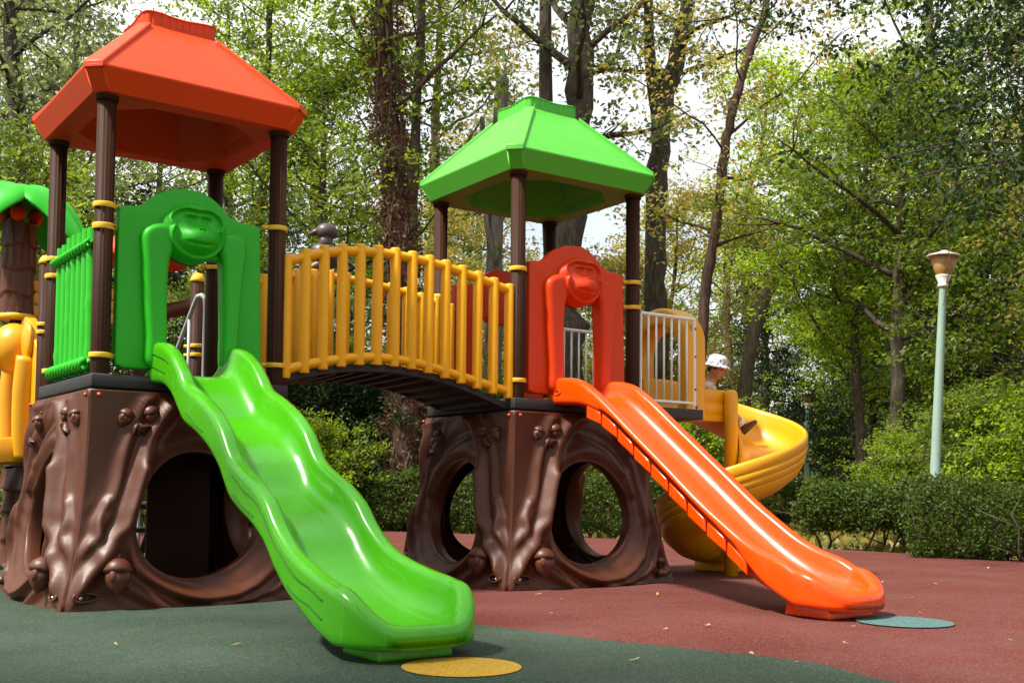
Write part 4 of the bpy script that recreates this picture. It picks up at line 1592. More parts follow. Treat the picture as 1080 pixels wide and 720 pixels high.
def child():
    # local frame: x = along the chute (down the slide), y = left (towards the outer wall), z up; origin at the seat
    base = SC + Vector(SPF[16][0]) + Vector((0.0, 0.0, float(SPZ[16]) + 0.0))
    t = thing('person', 'small child in dotted white bucket hat and white top sitting in the yellow spiral slide', 'person', base, -0.32)
    t.scale = (0.92, 0.92, 0.92)
    t.rotation_euler = (0, 0.14, -0.36)
    V = [(-0.02, 0.0, 0.10), (-0.03, 0.0, 0.20), (-0.02, 0.0, 0.30), (0.0, 0.0, 0.365), (0.02, -0.005, 0.41), (0.045, -0.01, 0.47), (0.055, -0.012, 0.535),
         (-0.01, 0.10, 0.345), (0.08, 0.15, 0.22), (0.20, 0.155, 0.16),
         (-0.01, -0.10, 0.345), (0.06, -0.15, 0.22), (0.17, -0.16, 0.155),
         (0.02, 0.062, 0.085), (0.225, 0.075, 0.115), (0.40, 0.070, -0.050),
         (0.02, -0.062, 0.085), (0.225, -0.060, 0.135), (0.41, -0.045, -0.030)]
    E_ = [(0, 1), (1, 2), (2, 3), (3, 4), (4, 5), (5, 6), (3, 7), (7, 8), (8, 9), (3, 10), (10, 11), (11, 12), (0, 13), (13, 14), (14, 15), (0, 16), (16, 17), (17, 18)]
    R_ = [0.085, 0.078, 0.085, 0.06, 0.042, 0.075, 0.078, 0.040, 0.030, 0.024, 0.040, 0.030, 0.024, 0.062, 0.048, 0.034, 0.062, 0.048, 0.034]
    me = skin_mesh('body', V, E_, R_)
    body = link('body', me, M['skin'], t)
    hd = MB()      # face: jaw, nose, ears
    Mh = Matrix.Translation((0.055, -0.010, 0.50)) @ Euler((0, 0.18, -0.35)).to_matrix().to_4x4()
    h = MB()
    h.ball((0, 0, 0), (0.090, 0.078, 0.100), 24, 16)
    h.ball((0.088, 0, -0.018), (0.014, 0.011, 0.012), 10, 8)
    for sy in (-1, 1):
        h.ball((0.0, sy * 0.079, -0.012), (0.020, 0.010, 0.026), 10, 8)
    me = mesh_from('head', h.v, h.f)
    me.transform(Mh)
    hd_ = link('head', me, M['skin'], t)
    for sy in (-1, 1):
        e = MB()
        e.ball((0.079, sy * 0.030, 0.010), (0.009, 0.011, 0.008), 10, 8)
        me = mesh_from('eye', e.v, e.f)
        me.transform(Mh)
        link('eye', me, M['hair'], hd_)
    e = MB()
    e.ball((0.078, 0, -0.052), (0.009, 0.022, 0.006), 10, 8)
    me = mesh_from('mouth', e.v, e.f)
    me.transform(Mh)
    link('mouth', me, M['red'], hd_)
    e = MB()
    e.ball((-0.014, 0, 0.022), (0.092, 0.086, 0.096), 20, 14)
    me = mesh_from('hair', e.v, e.f)
    me.transform(Mh)
    link('hair', me, M['hair'], t)
    # bucket hat
    e = MB()
    e.lathe([(0.150, 0.008), (0.154, 0.012), (0.128, 0.030), (0.108, 0.045), (0.105, 0.052), (0.103, 0.085), (0.092, 0.118), (0.065, 0.138), (0.03, 0.146), (0.0005, 0.147)], 36)
    me = mesh_from('hat', e.v, e.f)
    me.transform(Mh @ Matrix.Translation((-0.008, 0, 0.012)) @ Matrix.Rotation(-0.12, 4, 'Y'))
    link('hat', me, M['hat'], t)
    # clothes: slightly larger skins over the same bones
    def cloth(nm, idx, edges, grow, mat):
        m_ = {k: i for i, k in enumerate(idx)}
        me = skin_mesh(nm, [V[k] for k in idx], [(m_[a], m_[b]) for a, b in edges], [R_[k] * grow + 0.006 for k in idx])
        link(nm, me, mat, t)
    V += [tuple(0.45 * np.array(V[7]) + 0.55 * np.array(V[8])), tuple(0.45 * np.array(V[10]) + 0.55 * np.array(V[11])), tuple(0.3 * np.array(V[13]) + 0.7 * np.array(V[14])), tuple(0.3 * np.array(V[16]) + 0.7 * np.array(V[17]))]
    R_ += [0.040, 0.040, 0.056, 0.056]
    cloth('shirt', [0, 1, 2, 3, 7, 10, 19, 20], [(0, 1), (1, 2), (2, 3), (3, 7), (7, 19), (3, 10), (10, 20)], 1.10, M['shirt'])
    cloth('shorts', [0, 13, 16, 21, 22], [(0, 13), (13, 21), (0, 16), (16, 22)], 1.12, M['shorts'])
    # hands with fingers
    for k, sy in ((9, 1), (12, -1)):
        b0 = Vector(V[k])
        vs, es, rs = [tuple(b0), tuple(b0 + Vector((0.035, 0.004 * sy, -0.012)))], [(0, 1)], [0.020, 0.024]
        for f in range(4):
            o = Vector((0.045, (f - 1.5) * 0.011, -0.014))
            Lf = [0.030, 0.036, 0.034, 0.026][f]
            i = len(vs)
            vs += [tuple(b0 + o), tuple(b0 + o + Vector((Lf * 0.6, 0, -0.006))), tuple(b0 + o + Vector((Lf, 0, -0.022)))]
            es += [(1, i), (i, i + 1), (i + 1, i + 2)]
            rs += [0.0075, 0.007, 0.006]
        i = len(vs)
        vs += [tuple(b0 + Vector((0.022, -0.022 * sy, -0.012))), tuple(b0 + Vector((0.044, -0.032 * sy, -0.018)))]
        es += [(0, i), (i, i + 1)]
        rs += [0.009, 0.007]
        link('hand', skin_mesh('hand', vs, es, rs, 2), M['skin'], t)
    # socks and shoes
    for k, yaw, pitch in ((15, 0.10, -0.9), (18, -0.12, -0.75)):
        p = Vector(V[k])
        s_ = MB()
        kn = Vector(V[k - 1])
        s_.tube([tuple(p + (kn - p) * 0.22), tuple(p + (kn - p) * 0.02)], [0.040, 0.041], 16)
        s_.build('sock', M['sock'], t)
        b = MB()
        Ms = Matrix.Translation(p + Vector((0.02, 0, -0.005))) @ Matrix.Rotation(yaw, 4, 'Z') @ Matrix.Rotation(pitch, 4, 'Y')
        pr = [(-0.055, 0.024, 0.030), (-0.045, 0.032, 0.040), (-0.01, 0.034, 0.046), (0.03, 0.036, 0.036), (0.075, 0.037, 0.028), (0.105, 0.030, 0.022), (0.122, 0.014, 0.012)]
        rows = []
        for x_, hw_, hh in pr:
            rows.append([tuple(Ms @ Vector((x_, hw_ * math.cos(q), -0.02 + (hh * math.sin(q) if math.sin(q) > 0 else 0.018 * math.sin(q))))) for q in np.linspace(0, 2 * PI, 20, endpoint=False)])
        G = np.array(rows)
        b.grid(G, close_u=True)
        b.add(G[0], [tuple(range(20))])
        b.add(G[-1], [tuple(range(20))[::-1]])
        so_ = b.build('shoe', M['shoe'], t)
        fix_normals(so_)
child()

# ------------------------------------------------------------------ ground
def sheet(name, poly, z, mat, thick=None):
    bm = bmesh.new()
    vs = [bm.verts.new((x, y, z)) for x, y in poly]
    f = bm.faces.new(vs)
    if f.normal.z < 0:
        bmesh.ops.reverse_faces(bm, faces=[f])
    if thick:
        r = bmesh.ops.extrude_face_region(bm, geom=[f])
        for v in [g for g in r['geom'] if isinstance(g, bmesh.types.BMVert)]:
            v.co.z -= thick
        bmesh.ops.recalc_face_normals(bm, faces=bm.faces)
    bmesh.ops.triangulate(bm, faces=[f for f in bm.faces if len(f.verts) > 4])
    me = bpy.data.meshes.new(name)
    bm.to_mesh(me)
    bm.free()
    o = link(name, me, mat)
    o['kind'] = 'structure'
    return o

def terrain_z(x, y):
    d = np.sqrt(x * x + (y - 6) ** 2)
    z = -0.06 + 0.05 * np.clip((d - 18) / 6, 0, 1) + 2.6 * np.clip((d - 24) / 60, 0, 1) ** 1.1
    z = z + np.clip((d - 17) / 10, 0, 1) * (0.12 * np.sin(x * 0.5) * np.cos(y * 0.43) + 0.06 * np.sin(x * 1.3 + y))
    return z

def terrain():
    u = np.sinh(np.linspace(-3.4, 3.4, 150)) / np.sinh(3.4)
    X, Y = np.meshgrid(u * 220, u * 220 + 14)
    Z = terrain_z(X, Y)
    b = MB()
    b.grid(np.stack([X, Y, Z], 2))
    o = b.build('ground', M['ground'])
    fix_normals(o)
    o['kind'] = 'structure'
terrain()
red_edge = catmull([(11, -6), (10.5, 3), (8.6, 8.6), (7.1, 11.1), (5.9, 12.6), (4.6, 14.2), (2.6, 16.3), (-0.9, 18.4), (-6, 20.2), (-15, 20.5)], 8)
sheet('red_rubber_ground', [tuple(p) for p in red_edge] + [(-15, -6)], 0.0, M['rub_red'], 0.08)
gb = catmull([(1.9, -6), (1.75, 2), (1.62, 4.2), (1.49, 4.68), (1.34, 5.05), (0.87, 5.43), (0.41, 5.75), (0.12, 6.03), (-0.14, 6.24), (-0.6, 6.62), (-1.0, 7.3), (-1.25, 8.4), (-2.0, 9.6), (-3.5, 10.4), (-6, 10.8), (-14.9, 10.9)], 8)
sheet('green_rubber_ground', [tuple(p) for p in gb] + [(-14.9, -5.9)], 0.004, M['rub_green'])
def disc(name, x, y, r, mat):
    return sheet(name, [(x + r * math.cos(t), y + r * math.sin(t)) for t in np.linspace(0, 2 * PI, 64, endpoint=False)], 0.008, mat)
disc('yellow_rubber_spot', -0.208, 4.80, 0.259, M['rub_yellow'])
disc('teal_rubber_spot', 2.335, 6.58, 0.279, M['rub_teal'])
disc('yellow_rubber_spot', -4.0, 13.3, 0.35, M['rub_yellow'])
def ring_spot():
    pts = [(-4.55 + 0.9 * math.cos(t), 12.2 + 0.9 * math.sin(t)) for t in np.linspace(0, 2 * PI, 64, endpoint=False)]

# ------------------------------------------------------------------ foliage generators
class Leaves:
    def __init__(s):
        s.parts = []
    def cloud(s, centres, n, sig, L, rng, up=0.6, flat=0.65, droop=0.0, lvar=0.35):
        C = np.asarray(centres, float)
        k = rng.integers(0, len(C), n)
        off = rng.normal(size=(n, 3)) * sig
        off[:, 2] *= flat
        P = C[k] + off
        nrm = rng.normal(size=(n, 3))
        nrm[:, 2] = np.abs(nrm[:, 2]) * 0.7 + up
        nrm /= np.linalg.norm(nrm, axis=1)[:, None]
        d = rng.normal(size=(n, 3))
        d[:, 2] -= droop
        d -= nrm * np.sum(d * nrm, axis=1)[:, None]
        d /= np.linalg.norm(d, axis=1)[:, None] + 1e-9
        sd_ = np.cross(nrm, d)
        Ls = L * (1 + lvar * rng.uniform(-1, 1, n))[:, None]
        w_ = Ls * 0.27
        a = P
        b_ = P + d * Ls * 0.45 + sd_ * w_ + nrm * Ls * 0.06
        c = P + d * Ls - nrm * Ls * 0.08
        e = P + d * Ls * 0.45 - sd_ * w_ + nrm * Ls * 0.06
        s.parts.append(np.stack([a, b_, c, e], 1))
        return s
    def mesh(s, name):
        V = np.concatenate(s.parts)
        n = len(V)
        me = bpy.data.meshes.new(name)
        me.vertices.add(n * 4)
        me.vertices.foreach_set('co', V.reshape(-1).astype(np.float32))
        me.loops.add(n * 4)
        me.loops.foreach_set('vertex_index', np.arange(n * 4, dtype=np.int32))
        me.polygons.add(n)
        me.polygons.foreach_set('loop_start', np.arange(0, n * 4, 4, dtype=np.int32))
        me.update(calc_edges=True)
        return me

def grow(seed, path, rads, z0, z1, reach, n_limb, n_leaf, L, sig=0.28, rise=0.5, profile=None, twigs=6, droop=0.0, up=0.6, side=None, limb_r=0.4, flat=0.65):
    """returns (wood mesh, leaf mesh). path: trunk control points; limbs leave it between heights z0 and z1"""
    rng = np.random.default_rng(seed)
    P = catmull(path, 8)
    R = np.interp(np.linspace(0, 1, len(P)), np.linspace(0, 1, len(rads)), rads)
    P2 = P.copy()
    P2[:, :2] += rng.normal(size=(len(P), 2)) * 0.12 * R[:, None]
    b = MB()
    b.tube(P2, R * (1 + 0.06 * rng.normal(size=len(P))), 14, True, None, (5, 0.05))
    anchors = []
    zmax = P[-1][2]
    for i in range(n_limb):
        t = (i + rng.uniform(0, 0.8)) / n_limb
        z = z0 + (min(z1, zmax) - z0) * t
        j = int(np.argmin(np.abs(P[:, 2] - z)))
        st = P[j]
        ang = i * 2.39996 + rng.uniform(-0.5, 0.5)
        if side is not None:
            ang = side[0] + rng.uniform(-side[1], side[1])
        pr = profile(t) if profile else (math.sin(PI * (0.18 + 0.75 * t)))
        Ln = reach * pr * rng.uniform(0.7, 1.15)
        r0 = max(0.014, R[j] * limb_r * rng.uniform(0.6, 1.0))
        d = np.array([math.cos(ang), math.sin(ang), rise * rng.uniform(0.4, 1.5)])
        d /= np.linalg.norm(d)
        pts = [st.copy()]
        K = 8
        for k in range(K):
            d = d + rng.normal(size=3) * 0.16 + np.array([0, 0, 0.05 - droop * 0.14 * k / K])
            d /= np.linalg.norm(d)
            pts.append(pts[-1] + d * Ln / K)
        pts = np.array(pts)
        b.tube(pts, np.linspace(r0, r0 * 0.18 + 0.004, K + 1), 7)
        for q in range(K // 3, K + 1):
            anchors.append(pts[q])
        for k in range(twigs):
            q = rng.integers(2, K)
            d2 = (pts[q] - pts[q - 1])
            d2 /= np.linalg.norm(d2)
            d2 = d2 * 0.6 + rng.normal(size=3) * 0.7
            d2[2] = d2[2] * 0.6 + 0.12 - droop * 0.5
            d2 /= np.linalg.norm(d2)
            L2 = Ln * rng.uniform(0.22, 0.45)
            tp = [pts[q]]
            for m_ in range(3):
                d2 = d2 + rng.normal(size=3) * 0.2 - np.array([0, 0, droop * 0.2])
                d2 /= np.linalg.norm(d2)
                tp.append(tp[-1] + d2 * L2 / 3)
            b.tube(tp, np.linspace(max(0.006, r0 * 0.3), 0.003, 4), 5)
            anchors += [tp[1], tp[2], tp[3], tp[3]]
    A = np.array(anchors)
    # each anchor gets its own share so that clumps and gaps appear
    wgt = rng.gamma(0.8, 1.0, len(A))
    idx = rng.choice(len(A), size=max(4, n_leaf // 24), p=wgt / wgt.sum())
    sub = A[idx] + rng.normal(size=(len(idx), 3)) * sig * np.array([1, 1, flat])
    lv = Leaves()
    lv.cloud(sub, n_leaf, sig * 0.40, L, rng, up, 0.55, droop)
    return mesh_from('trunk', b.v, b.f), lv.mesh('crown')

def tree(name, label, loc, geo, bark, leaf, rotz=0.0, scale=1.0, group=None, cat='tree'):
    t = thing(name, label, cat, (loc[0], loc[1], float(terrain_z(np.array(loc[0]), np.array(loc[1]))) - 0.02), rotz, group)
    t.scale = (scale, scale, scale)
    if geo[0] is not None:
        link('trunk', geo[0], bark, t)
    link('crown', geo[1], leaf, t)
    return t

def at(px, Z):
    """ground position for a tree seen in column px at depth Z"""
    return ((px - 540) / 1162.0 * Z, Z)

# ------------------------------------------------------------------ the trees
def straight(h, r, lean=(0, 0), seed=0, wob=0.15):
    g = np.random.default_rng(seed)
    pts = [(0, 0, -0.1)]
    for k in range(1, 6):
        t = k / 5
        pts.append((lean[0] * t + g.normal() * wob * 0.6, lean[1] * t + g.normal() * wob * 0.6, h * t))
    return pts, [r * 1.35, r, r * 0.88, r * 0.7, r * 0.45, r * 0.15]

# prototypes shared by look-alike trees
def proto(seed, h, r, z0, reach, n_limb, n_leaf, L, **k):
    p, rr = straight(h, r, seed=seed)
    return grow(seed, p, rr, z0, h, reach, n_limb, n_leaf, L, **k)
G_canopy = [proto(11, 15, 0.22, 3.6, 4.3, 28, 12586, 0.134, sig=0.42, rise=0.45),
            proto(12, 16, 0.26, 4.5, 4.8, 28, 11237, 0.143, sig=0.42, rise=0.6),
            proto(13, 14, 0.18, 2.6, 3.9, 30, 13485, 0.126, sig=0.40, rise=0.3, droop=0.4)]
G_under = [proto(21, 7.0, 0.09, 1.2, 2.7, 28, 18850, 0.088, sig=0.30, rise=0.4),
           proto(22, 6.0, 0.08, 0.8, 2.5, 28, 18125, 0.084, sig=0.28, rise=0.5, droop=0.3),
           proto(23, 8.5, 0.10, 2.0, 2.9, 28, 17400, 0.092, sig=0.32, rise=0.35)]
G_dark = [proto(31, 7.5, 0.14, 0.5, 2.5, 42, 29000, 0.084, sig=0.26, rise=0.15, droop=0.6, profile=lambda t: 1.0 - 0.62 * t),
          proto(32, 6.0, 0.12, 0.3, 2.4, 38, 26100, 0.080, sig=0.26, rise=0.2, droop=0.5, profile=lambda t: 1.0 - 0.6 * t)]
G_bush = [grow(41, [(0, 0, -0.1), (0.05, 0, 0.8), (0, 0.1, 1.7), (0.05, 0, 2.4)], [0.05, 0.04, 0.03, 0.01], 0.15, 2.4, 1.35, 26, 13050, 0.071, sig=0.20, rise=0.9),
          grow(42, [(0, 0, -0.1), (0.0, 0.05, 0.6), (0.1, 0, 1.2), (0.05, 0, 1.8)], [0.05, 0.04, 0.03, 0.01], 0.1, 1.8, 1.25, 24, 11600, 0.063, sig=0.18, rise=0.8)]

# -- trees one can tell apart ------------------------------------------------
# tall trunk wrapped in dry ivy
iv_path = [(0, 0, -0.1), (0.05, 0, 2), (-0.03, 0, 4.2), (-0.20, 0, 6.5), (-0.42, 0, 9), (-0.5, 0, 13), (-0.5, 0, 17)]
g = grow(51, iv_path, [0.27, 0.25, 0.22, 0.20, 0.17, 0.12, 0.04], 7.5, 17, 4.2, 18, 9450, 0.138, sig=0.5)
t = tree('ivy_tree', 'red brown trunk wrapped in dry ivy rising behind the arched bridge', at(424, 20), g, M['bark_red'], M['leaf_mid'])
def ivy():
    rng = np.random.default_rng(5)
    P = catmull(iv_path, 30)
    P = P[(P[:, 2] > 0.3) & (P[:, 2] < 10.5)]
    A = []
    for p in P:
        for _ in range(9):
            a = rng.uniform(0, 2 * PI)
            r = 0.24 + abs(rng.normal()) * 0.07
            A.append((p[0] + r * math.cos(a), p[1] + r * math.sin(a), p[2] + rng.normal() * 0.08))
    lv = Leaves()
    lv.cloud(np.array(A), 9000, 0.06, 0.085, rng, 0.0, 1.3, 1.0)
    link('ivy', lv.mesh('ivy'), M['leaf_dry'], t)
    b = MB()
    for k in range(7):
        a0 = k * 0.9
        pts = []
        for i, p in enumerate(P[::6]):
            a = a0 + i * 0.16 + 0.5 * math.sin(i * 0.7 + k)
            pts.append((p[0] + 0.245 * math.cos(a), p[1] + 0.245 * math.sin(a), p[2]))
        b.tube(pts, 0.022, 6)
    b.build('vine_stem', M['bark_tan'], t)
ivy()
# second slimmer stem just right of the ivy trunk
g = grow(52, [(0, 0, -0.1), (0.0, 0, 3), (-0.04, 0, 6), (0.05, 0, 10), (0.1, 0, 15)], [0.14, 0.12, 0.11, 0.09, 0.04], 8.5, 15, 3.4, 14, 6075, 0.129, sig=0.45)
tree('forest_tree', 'slim dark trunk close beside the right of the ivy wrapped trunk', at(434, 21.5), g, M['bark'], M['leaf_mid'])

# broken grey snag with one dead stick
def snag():
    X, Y = at(519, 22)
    t = thing('dead_tree', 'broken off pale grey dead trunk behind the left eave of the green roof', 'tree', (X, Y, 0.0))
    b = MB()
    b.tube(catmull([(0, 0, -0.1), (0.0, 0, 3), (0.02, 0, 6), (0.10, 0, 8.2), (0.14, 0, 9.05)], 8), np.linspace(0.185, 0.13, 33), 14, True, None, (5, 0.06))
    b.tube([(0.14, 0, 8.9), (0.18, 0.02, 9.12), (0.21, 0.02, 9.28)], [0.07, 0.05, 0.01], 8)
    b.tube(catmull([(0.05, -0.1, 5.2), (-0.14, -0.15, 6.0), (-0.22, -0.15, 7.4), (-0.26, -0.15, 8.2)], 6), np.linspace(0.06, 0.05, 19), 10)
    b.tube(catmull([(0.0, -0.1, 3.5), (0.35, -0.2, 4.4), (0.5, -0.3, 4.6)], 6), np.linspace(0.03, 0.012, 13), 8)
    b.tube(catmull([(-0.03, -0.1, 3.1), (-0.5, -0.3, 4.0), (-1.1, -0.4, 4.45), (-1.9, -0.3, 4.6)], 6), np.linspace(0.035, 0.010, 19), 8)
    b.build('trunk', M['bark_grey'], t)
snag()

# large forked trunk behind the green roof
g = grow(53, [(0, 0, -0.1), (-0.05, 0, 2.5), (-0.02, 0, 5), (0.10, 0, 8), (0.28, 0, 11), (0.4, 0, 17)], [0.43, 0.38, 0.34, 0.31, 0.27, 0.08], 8.2, 17, 4.2, 18, 7425, 0.138, sig=0.5)
t = tree('forest_tree', 'thick brown grey forked trunk directly behind the crown of the green roof', at(598, 24), g, M['bark'], M['leaf_sage'])
b = MB()
b.tube(catmull([(-0.15, 0.1, 3.6), (-0.34, 0.1, 6), (-0.50, 0.1, 9), (-0.55, 0.2, 13)], 8), np.linspace(0.24, 0.12, 25), 12, True, None, (5, 0.05))
b.build('second_stem', M['bark'], t)

# trunk with a V fork, right of the roof
g = grow(54, [(0, 0, -0.1), (0.05, 0, 3), (0.10, 0, 6), (0.22, 0, 9.4), (0.75, 0, 11.6), (1.4, 0, 16)], [0.30, 0.27, 0.25, 0.24, 0.17, 0.05], 9.9, 16, 3.8, 16, 6075, 0.129, sig=0.5)
t = tree('forest_tree', 'brown trunk parting in a V against the white sky gap right of the green roof', at(687, 25), g, M['bark'], M['leaf_sage'])
b = MB()
b.tube(catmull([(0.20, 0, 9.2), (0.02, 0, 10.2), (-0.08, 0, 11.4), (-0.1, 0, 14)], 8), np.linspace(0.19, 0.08, 25), 12)
b.build('second_stem', M['bark'], t)

# slender dark leaning tree
g = grow(55, [(0, 0, -0.1), (0.05, 0, 2.0), (0.16, 0, 4.2), (0.45, 0, 6.2), (0.62, 0, 7.5), (1.0, 0, 8.9), (1.35, 0, 10), (1.6, 0, 13)], [0.12, 0.105, 0.10, 0.09, 0.085, 0.075, 0.06, 0.02], 5.0, 13, 2.6, 18, 6750, 0.103, sig=0.4)
tree('slender_tree', 'slender dark bent trunk with sparse yellowing leaves right of the V forked trunk', at(733, 20), g, M['bark_red'], M['leaf_olive'])

# leaning tan branch tree
g = grow(56, [(0, 0, -0.1), (0.2, 0, 2.2), (0.55, 0, 4.6), (1.35, 0, 6.4), (2.6, 0, 7.6), (4.0, 0, 8.6), (5, 0, 10)], [0.19, 0.17, 0.15, 0.13, 0.11, 0.07, 0.02], 6.5, 10, 2.6, 12, 9450, 0.103, sig=0.4)
tree('leaning_tree', 'tan trunk leaning far to the right above the yellow spiral slide', at(772, 26), g, M['bark_tan'], M['leaf_lime'])

# pale thin stems in the bright gap
g = grow(57, [(0, 0, -0.1), (0.1, 0, 3), (-0.1, 0, 6), (0.2, 0, 8.5), (0.9, 0, 10.5), (1.2, 0, 13)], [0.14, 0.12, 0.11, 0.10, 0.07, 0.02], 5.5, 13, 3.2, 16, 8775, 0.120, sig=0.45)
tree('pale_tree', 'pale thin stemmed tree in the bright sky gap behind the slender dark trunk', at(770, 32), g, M['bark_tan'], M['leaf_lime'])

# bright lime tree
tree('lime_tree', 'bright lime leafed tree left of the tall lamp post', at(912, 21), proto(58, 8.8, 0.10, 2.6, 2.5, 32, 18225, 0.090, sig=0.30, rise=0.5), M['bark'], M['leaf_lime'])
# small tree with a clear forked trunk behind the lamp
g = grow(59, [(0, 0, -0.1), (0.0, 0, 1.6), (0.02, 0, 3.3), (0.05, 0, 4.4), (0.1, 0, 5.6), (0.1, 0, 7.5)], [0.15, 0.13, 0.115, 0.10, 0.07, 0.02], 3.2, 7.5, 3.2, 16, 16200, 0.095, sig=0.35, rise=0.8, limb_r=0.7)
t = tree('forked_tree', 'dark forked tree standing between the two lamp posts', at(947, 19), g, M['bark'], M['leaf_mid'])

# dark evergreens
dk = [(805, 38, 0, 1.25, 'dark evergreen directly behind the yellow spiral slide'), (885, 37, 1, 1.35, 'dark evergreen right of the small distant lamp post'),
      (925, 27, 0, 0.95, 'dark evergreen in the shadow behind the dark forked tree'), (1000, 24, 1, 1.0, 'dark evergreen just right of the tall lamp post'), (1062, 22, 0, 0.95, 'dark evergreen at the right edge behind the hedges')]
for i, (px, Z, k, s_, lb) in enumerate(dk):
    tree('evergreen_tree', lb, at(px, Z), G_dark[k], M['bark'], M['leaf_dark'], i * 1.7, s_, 'dark evergreens on the right')

# overhanging dark branches of a near tree standing beyond the right edge
def near_right():
    X, Y = 7.7, 11.6
    p = [(0, 0, -0.1), (0.1, 0, 2), (0.0, 0, 4.5), (-0.2, 0, 7), (-0.3, 0, 10)]
    g = grow(61, p, [0.26, 0.22, 0.18, 0.14, 0.05], 4.0, 9, 5.6, 34, 22950, 0.086, sig=0.32, rise=0.30, droop=0.6, limb_r=0.11, side=(PI, 1.2), profile=lambda t: 0.75 + 0.3 * t, twigs=7)
    tree('overhanging_tree', 'near tree whose dark leafy boughs hang in from the top right corner', (X, Y), g, M['bark'], M['leaf_dark'])
    g = grow(62, [(0, 0, -0.1), (0, 0, 2.2), (0.1, 0, 4.5), (0, 0, 7)], [0.13, 0.11, 0.09, 0.03], 2.6, 7, 2.2, 16, 6075, 0.086, sig=0.3, rise=0.4, droop=0.4, side=(PI, 1.4))
    tree('overhanging_tree', 'young tree with a few orange tinged leaves at the right edge', (8.3, 14.5), g, M['bark'], M['leaf_olive'])
near_right()

# left side: light green tree with dark arching boughs between the roofs
g = grow(63, [(0, 0, -0.1), (0.05, 0, 2), (0.0, 0, 4), (-0.15, 0, 6), (-0.2, 0, 9)], [0.15, 0.13, 0.11, 0.08, 0.02], 1.8, 10, 3.4, 32, 22950, 0.099, sig=0.32, rise=0.45)
tree('broadleaf_tree', 'light green leafy tree with dark boughs between the coral roof and the ivy trunk', at(345, 21.5), g, M['bark'], M['leaf_mid'])
g = grow(64, [(0, 0, -0.1), (-0.1, 0, 2.5), (0.05, 0, 5), (0.25, 0, 8.5), (0.2, 0, 13)], [0.15, 0.13, 0.11, 0.08, 0.02], 2.6, 13, 3.4, 34, 17550, 0.090, sig=0.34, rise=0.5)
tree('broadleaf_tree', 'yellow green leafy tree just right of the coral roof crown', at(262, 23), g, M['bark'], M['leaf_lime'])
# far left dark trunks
g = grow(65, [(0, 0, -0.1), (0.1, 0, 2.5), (-0.05, 0, 5), (-0.5, 0, 7.5), (-0.9, 0, 11)], [0.24, 0.21, 0.19, 0.14, 0.04], 4.2, 11, 3.8, 22, 11475, 0.112, sig=0.42, rise=0.5)
tree('broadleaf_tree', 'dark leaning trunk with grey green leaves left of the coral roof', at(36, 19), g, M['bark'], M['leaf_sage'])
g = grow(66, [(0, 0, -0.1), (0.0, 0, 2.5), (0.1, 0, 5), (0.0, 0, 8), (0.1, 0, 12)], [0.18, 0.16, 0.14, 0.10, 0.03], 4.0, 12, 3.6, 22, 10125, 0.112, sig=0.42, rise=0.4)
tree('broadleaf_tree', 'dark upright trunk behind the left slope of the coral roof', at(66, 23), g, M['bark'], M['leaf_sage'])
tree('broadleaf_tree', 'bushy dark leafed tree filling the gap below the coral roof', at(105, 20), G_under[1], M['bark'], M['leaf_dark'], 0.4, 0.95)
tree('broadleaf_tree', 'bushy green tree behind the palm canopy at the left edge', at(-10, 17), G_under[0], M['bark'], M['leaf_mid'], 1.4, 0.9)

# understorey between the trunks, each a tree of its own
us = [(210, 29, 0, 'leaf_mid', 'green understorey tree seen between the coral roof posts'), (290, 31, 2, 'leaf_dark', 'dark understorey tree behind the left end of the bridge'),
      (380, 28, 1, 'leaf_mid', 'green understorey tree left of the ivy wrapped trunk'), (462, 29, 2, 'leaf_olive', 'olive understorey tree right of the ivy wrapped trunk'),
      (500, 33, 0, 'leaf_sage', 'grey green understorey tree far behind the dead trunk'), (555, 30, 1, 'leaf_mid', 'green understorey tree seen below the green roof'),
      (640, 32, 0, 'leaf_sage', 'grey green understorey tree behind the red monkey gate'), (655, 27, 1, 'leaf_olive', 'olive yellow understorey tree right of the red monkey gate'),
      (712, 28, 2, 'leaf_olive', 'golden olive understorey tree behind the white guard rail'),
      (905, 32, 0, 'leaf_lime', 'light green understorey tree above the dark evergreens'), (985, 27, 2, 'leaf_mid', 'green understorey tree above the tall lamp post'),
      (1040, 24, 0, 'leaf_mid', 'mid green understorey tree right of the tall lamp post'), (1090, 18, 1, 'leaf_mid', 'green understorey tree cut by the right edge')]
for i, (px, Z, k, lf, lb) in enumerate(us):
    tree('understorey_tree', lb, at(px, Z), G_under[k], M['bark'], M[lf], i * 2.1, 0.92 + 0.16 * ((i * 7) % 5) / 4, 'understorey trees among the trunks')

# tall canopy trees behind
cs_ = [(-60, 30, 0, 'leaf_sage'), (5, 42, 1, 'leaf_sage'), (165, 44, 2, 'leaf_mid'), (235, 36, 0, 'leaf_mid'), (330, 40, 1, 'leaf_mid'), (455, 40, 0, 'leaf_olive'),
       (500, 50, 1, 'leaf_sage'), (790, 50, 2, 'leaf_olive'), (900, 40, 0, 'leaf_lime'), (990, 38, 1, 'leaf_mid'), (1090, 36, 0, 'leaf_mid'), (1160, 30, 2, 'leaf_dark')]
cl = ['beyond the left edge', 'far behind the palm canopy', 'far behind the coral roof', 'far behind the green monkey gate', 'far behind the light green leafy tree', 'far behind the ivy wrapped trunk',
      'far behind the green roof crown', 'far behind the V forked trunk', 'far behind the bright lime tree', 'far behind the tall lamp post', 'far behind the right hedge', 'beyond the right edge']
nm = {'leaf_sage': 'grey green', 'leaf_mid': 'mid green', 'leaf_olive': 'yellowing', 'leaf_lime': 'pale lime', 'leaf_dark': 'dark green'}
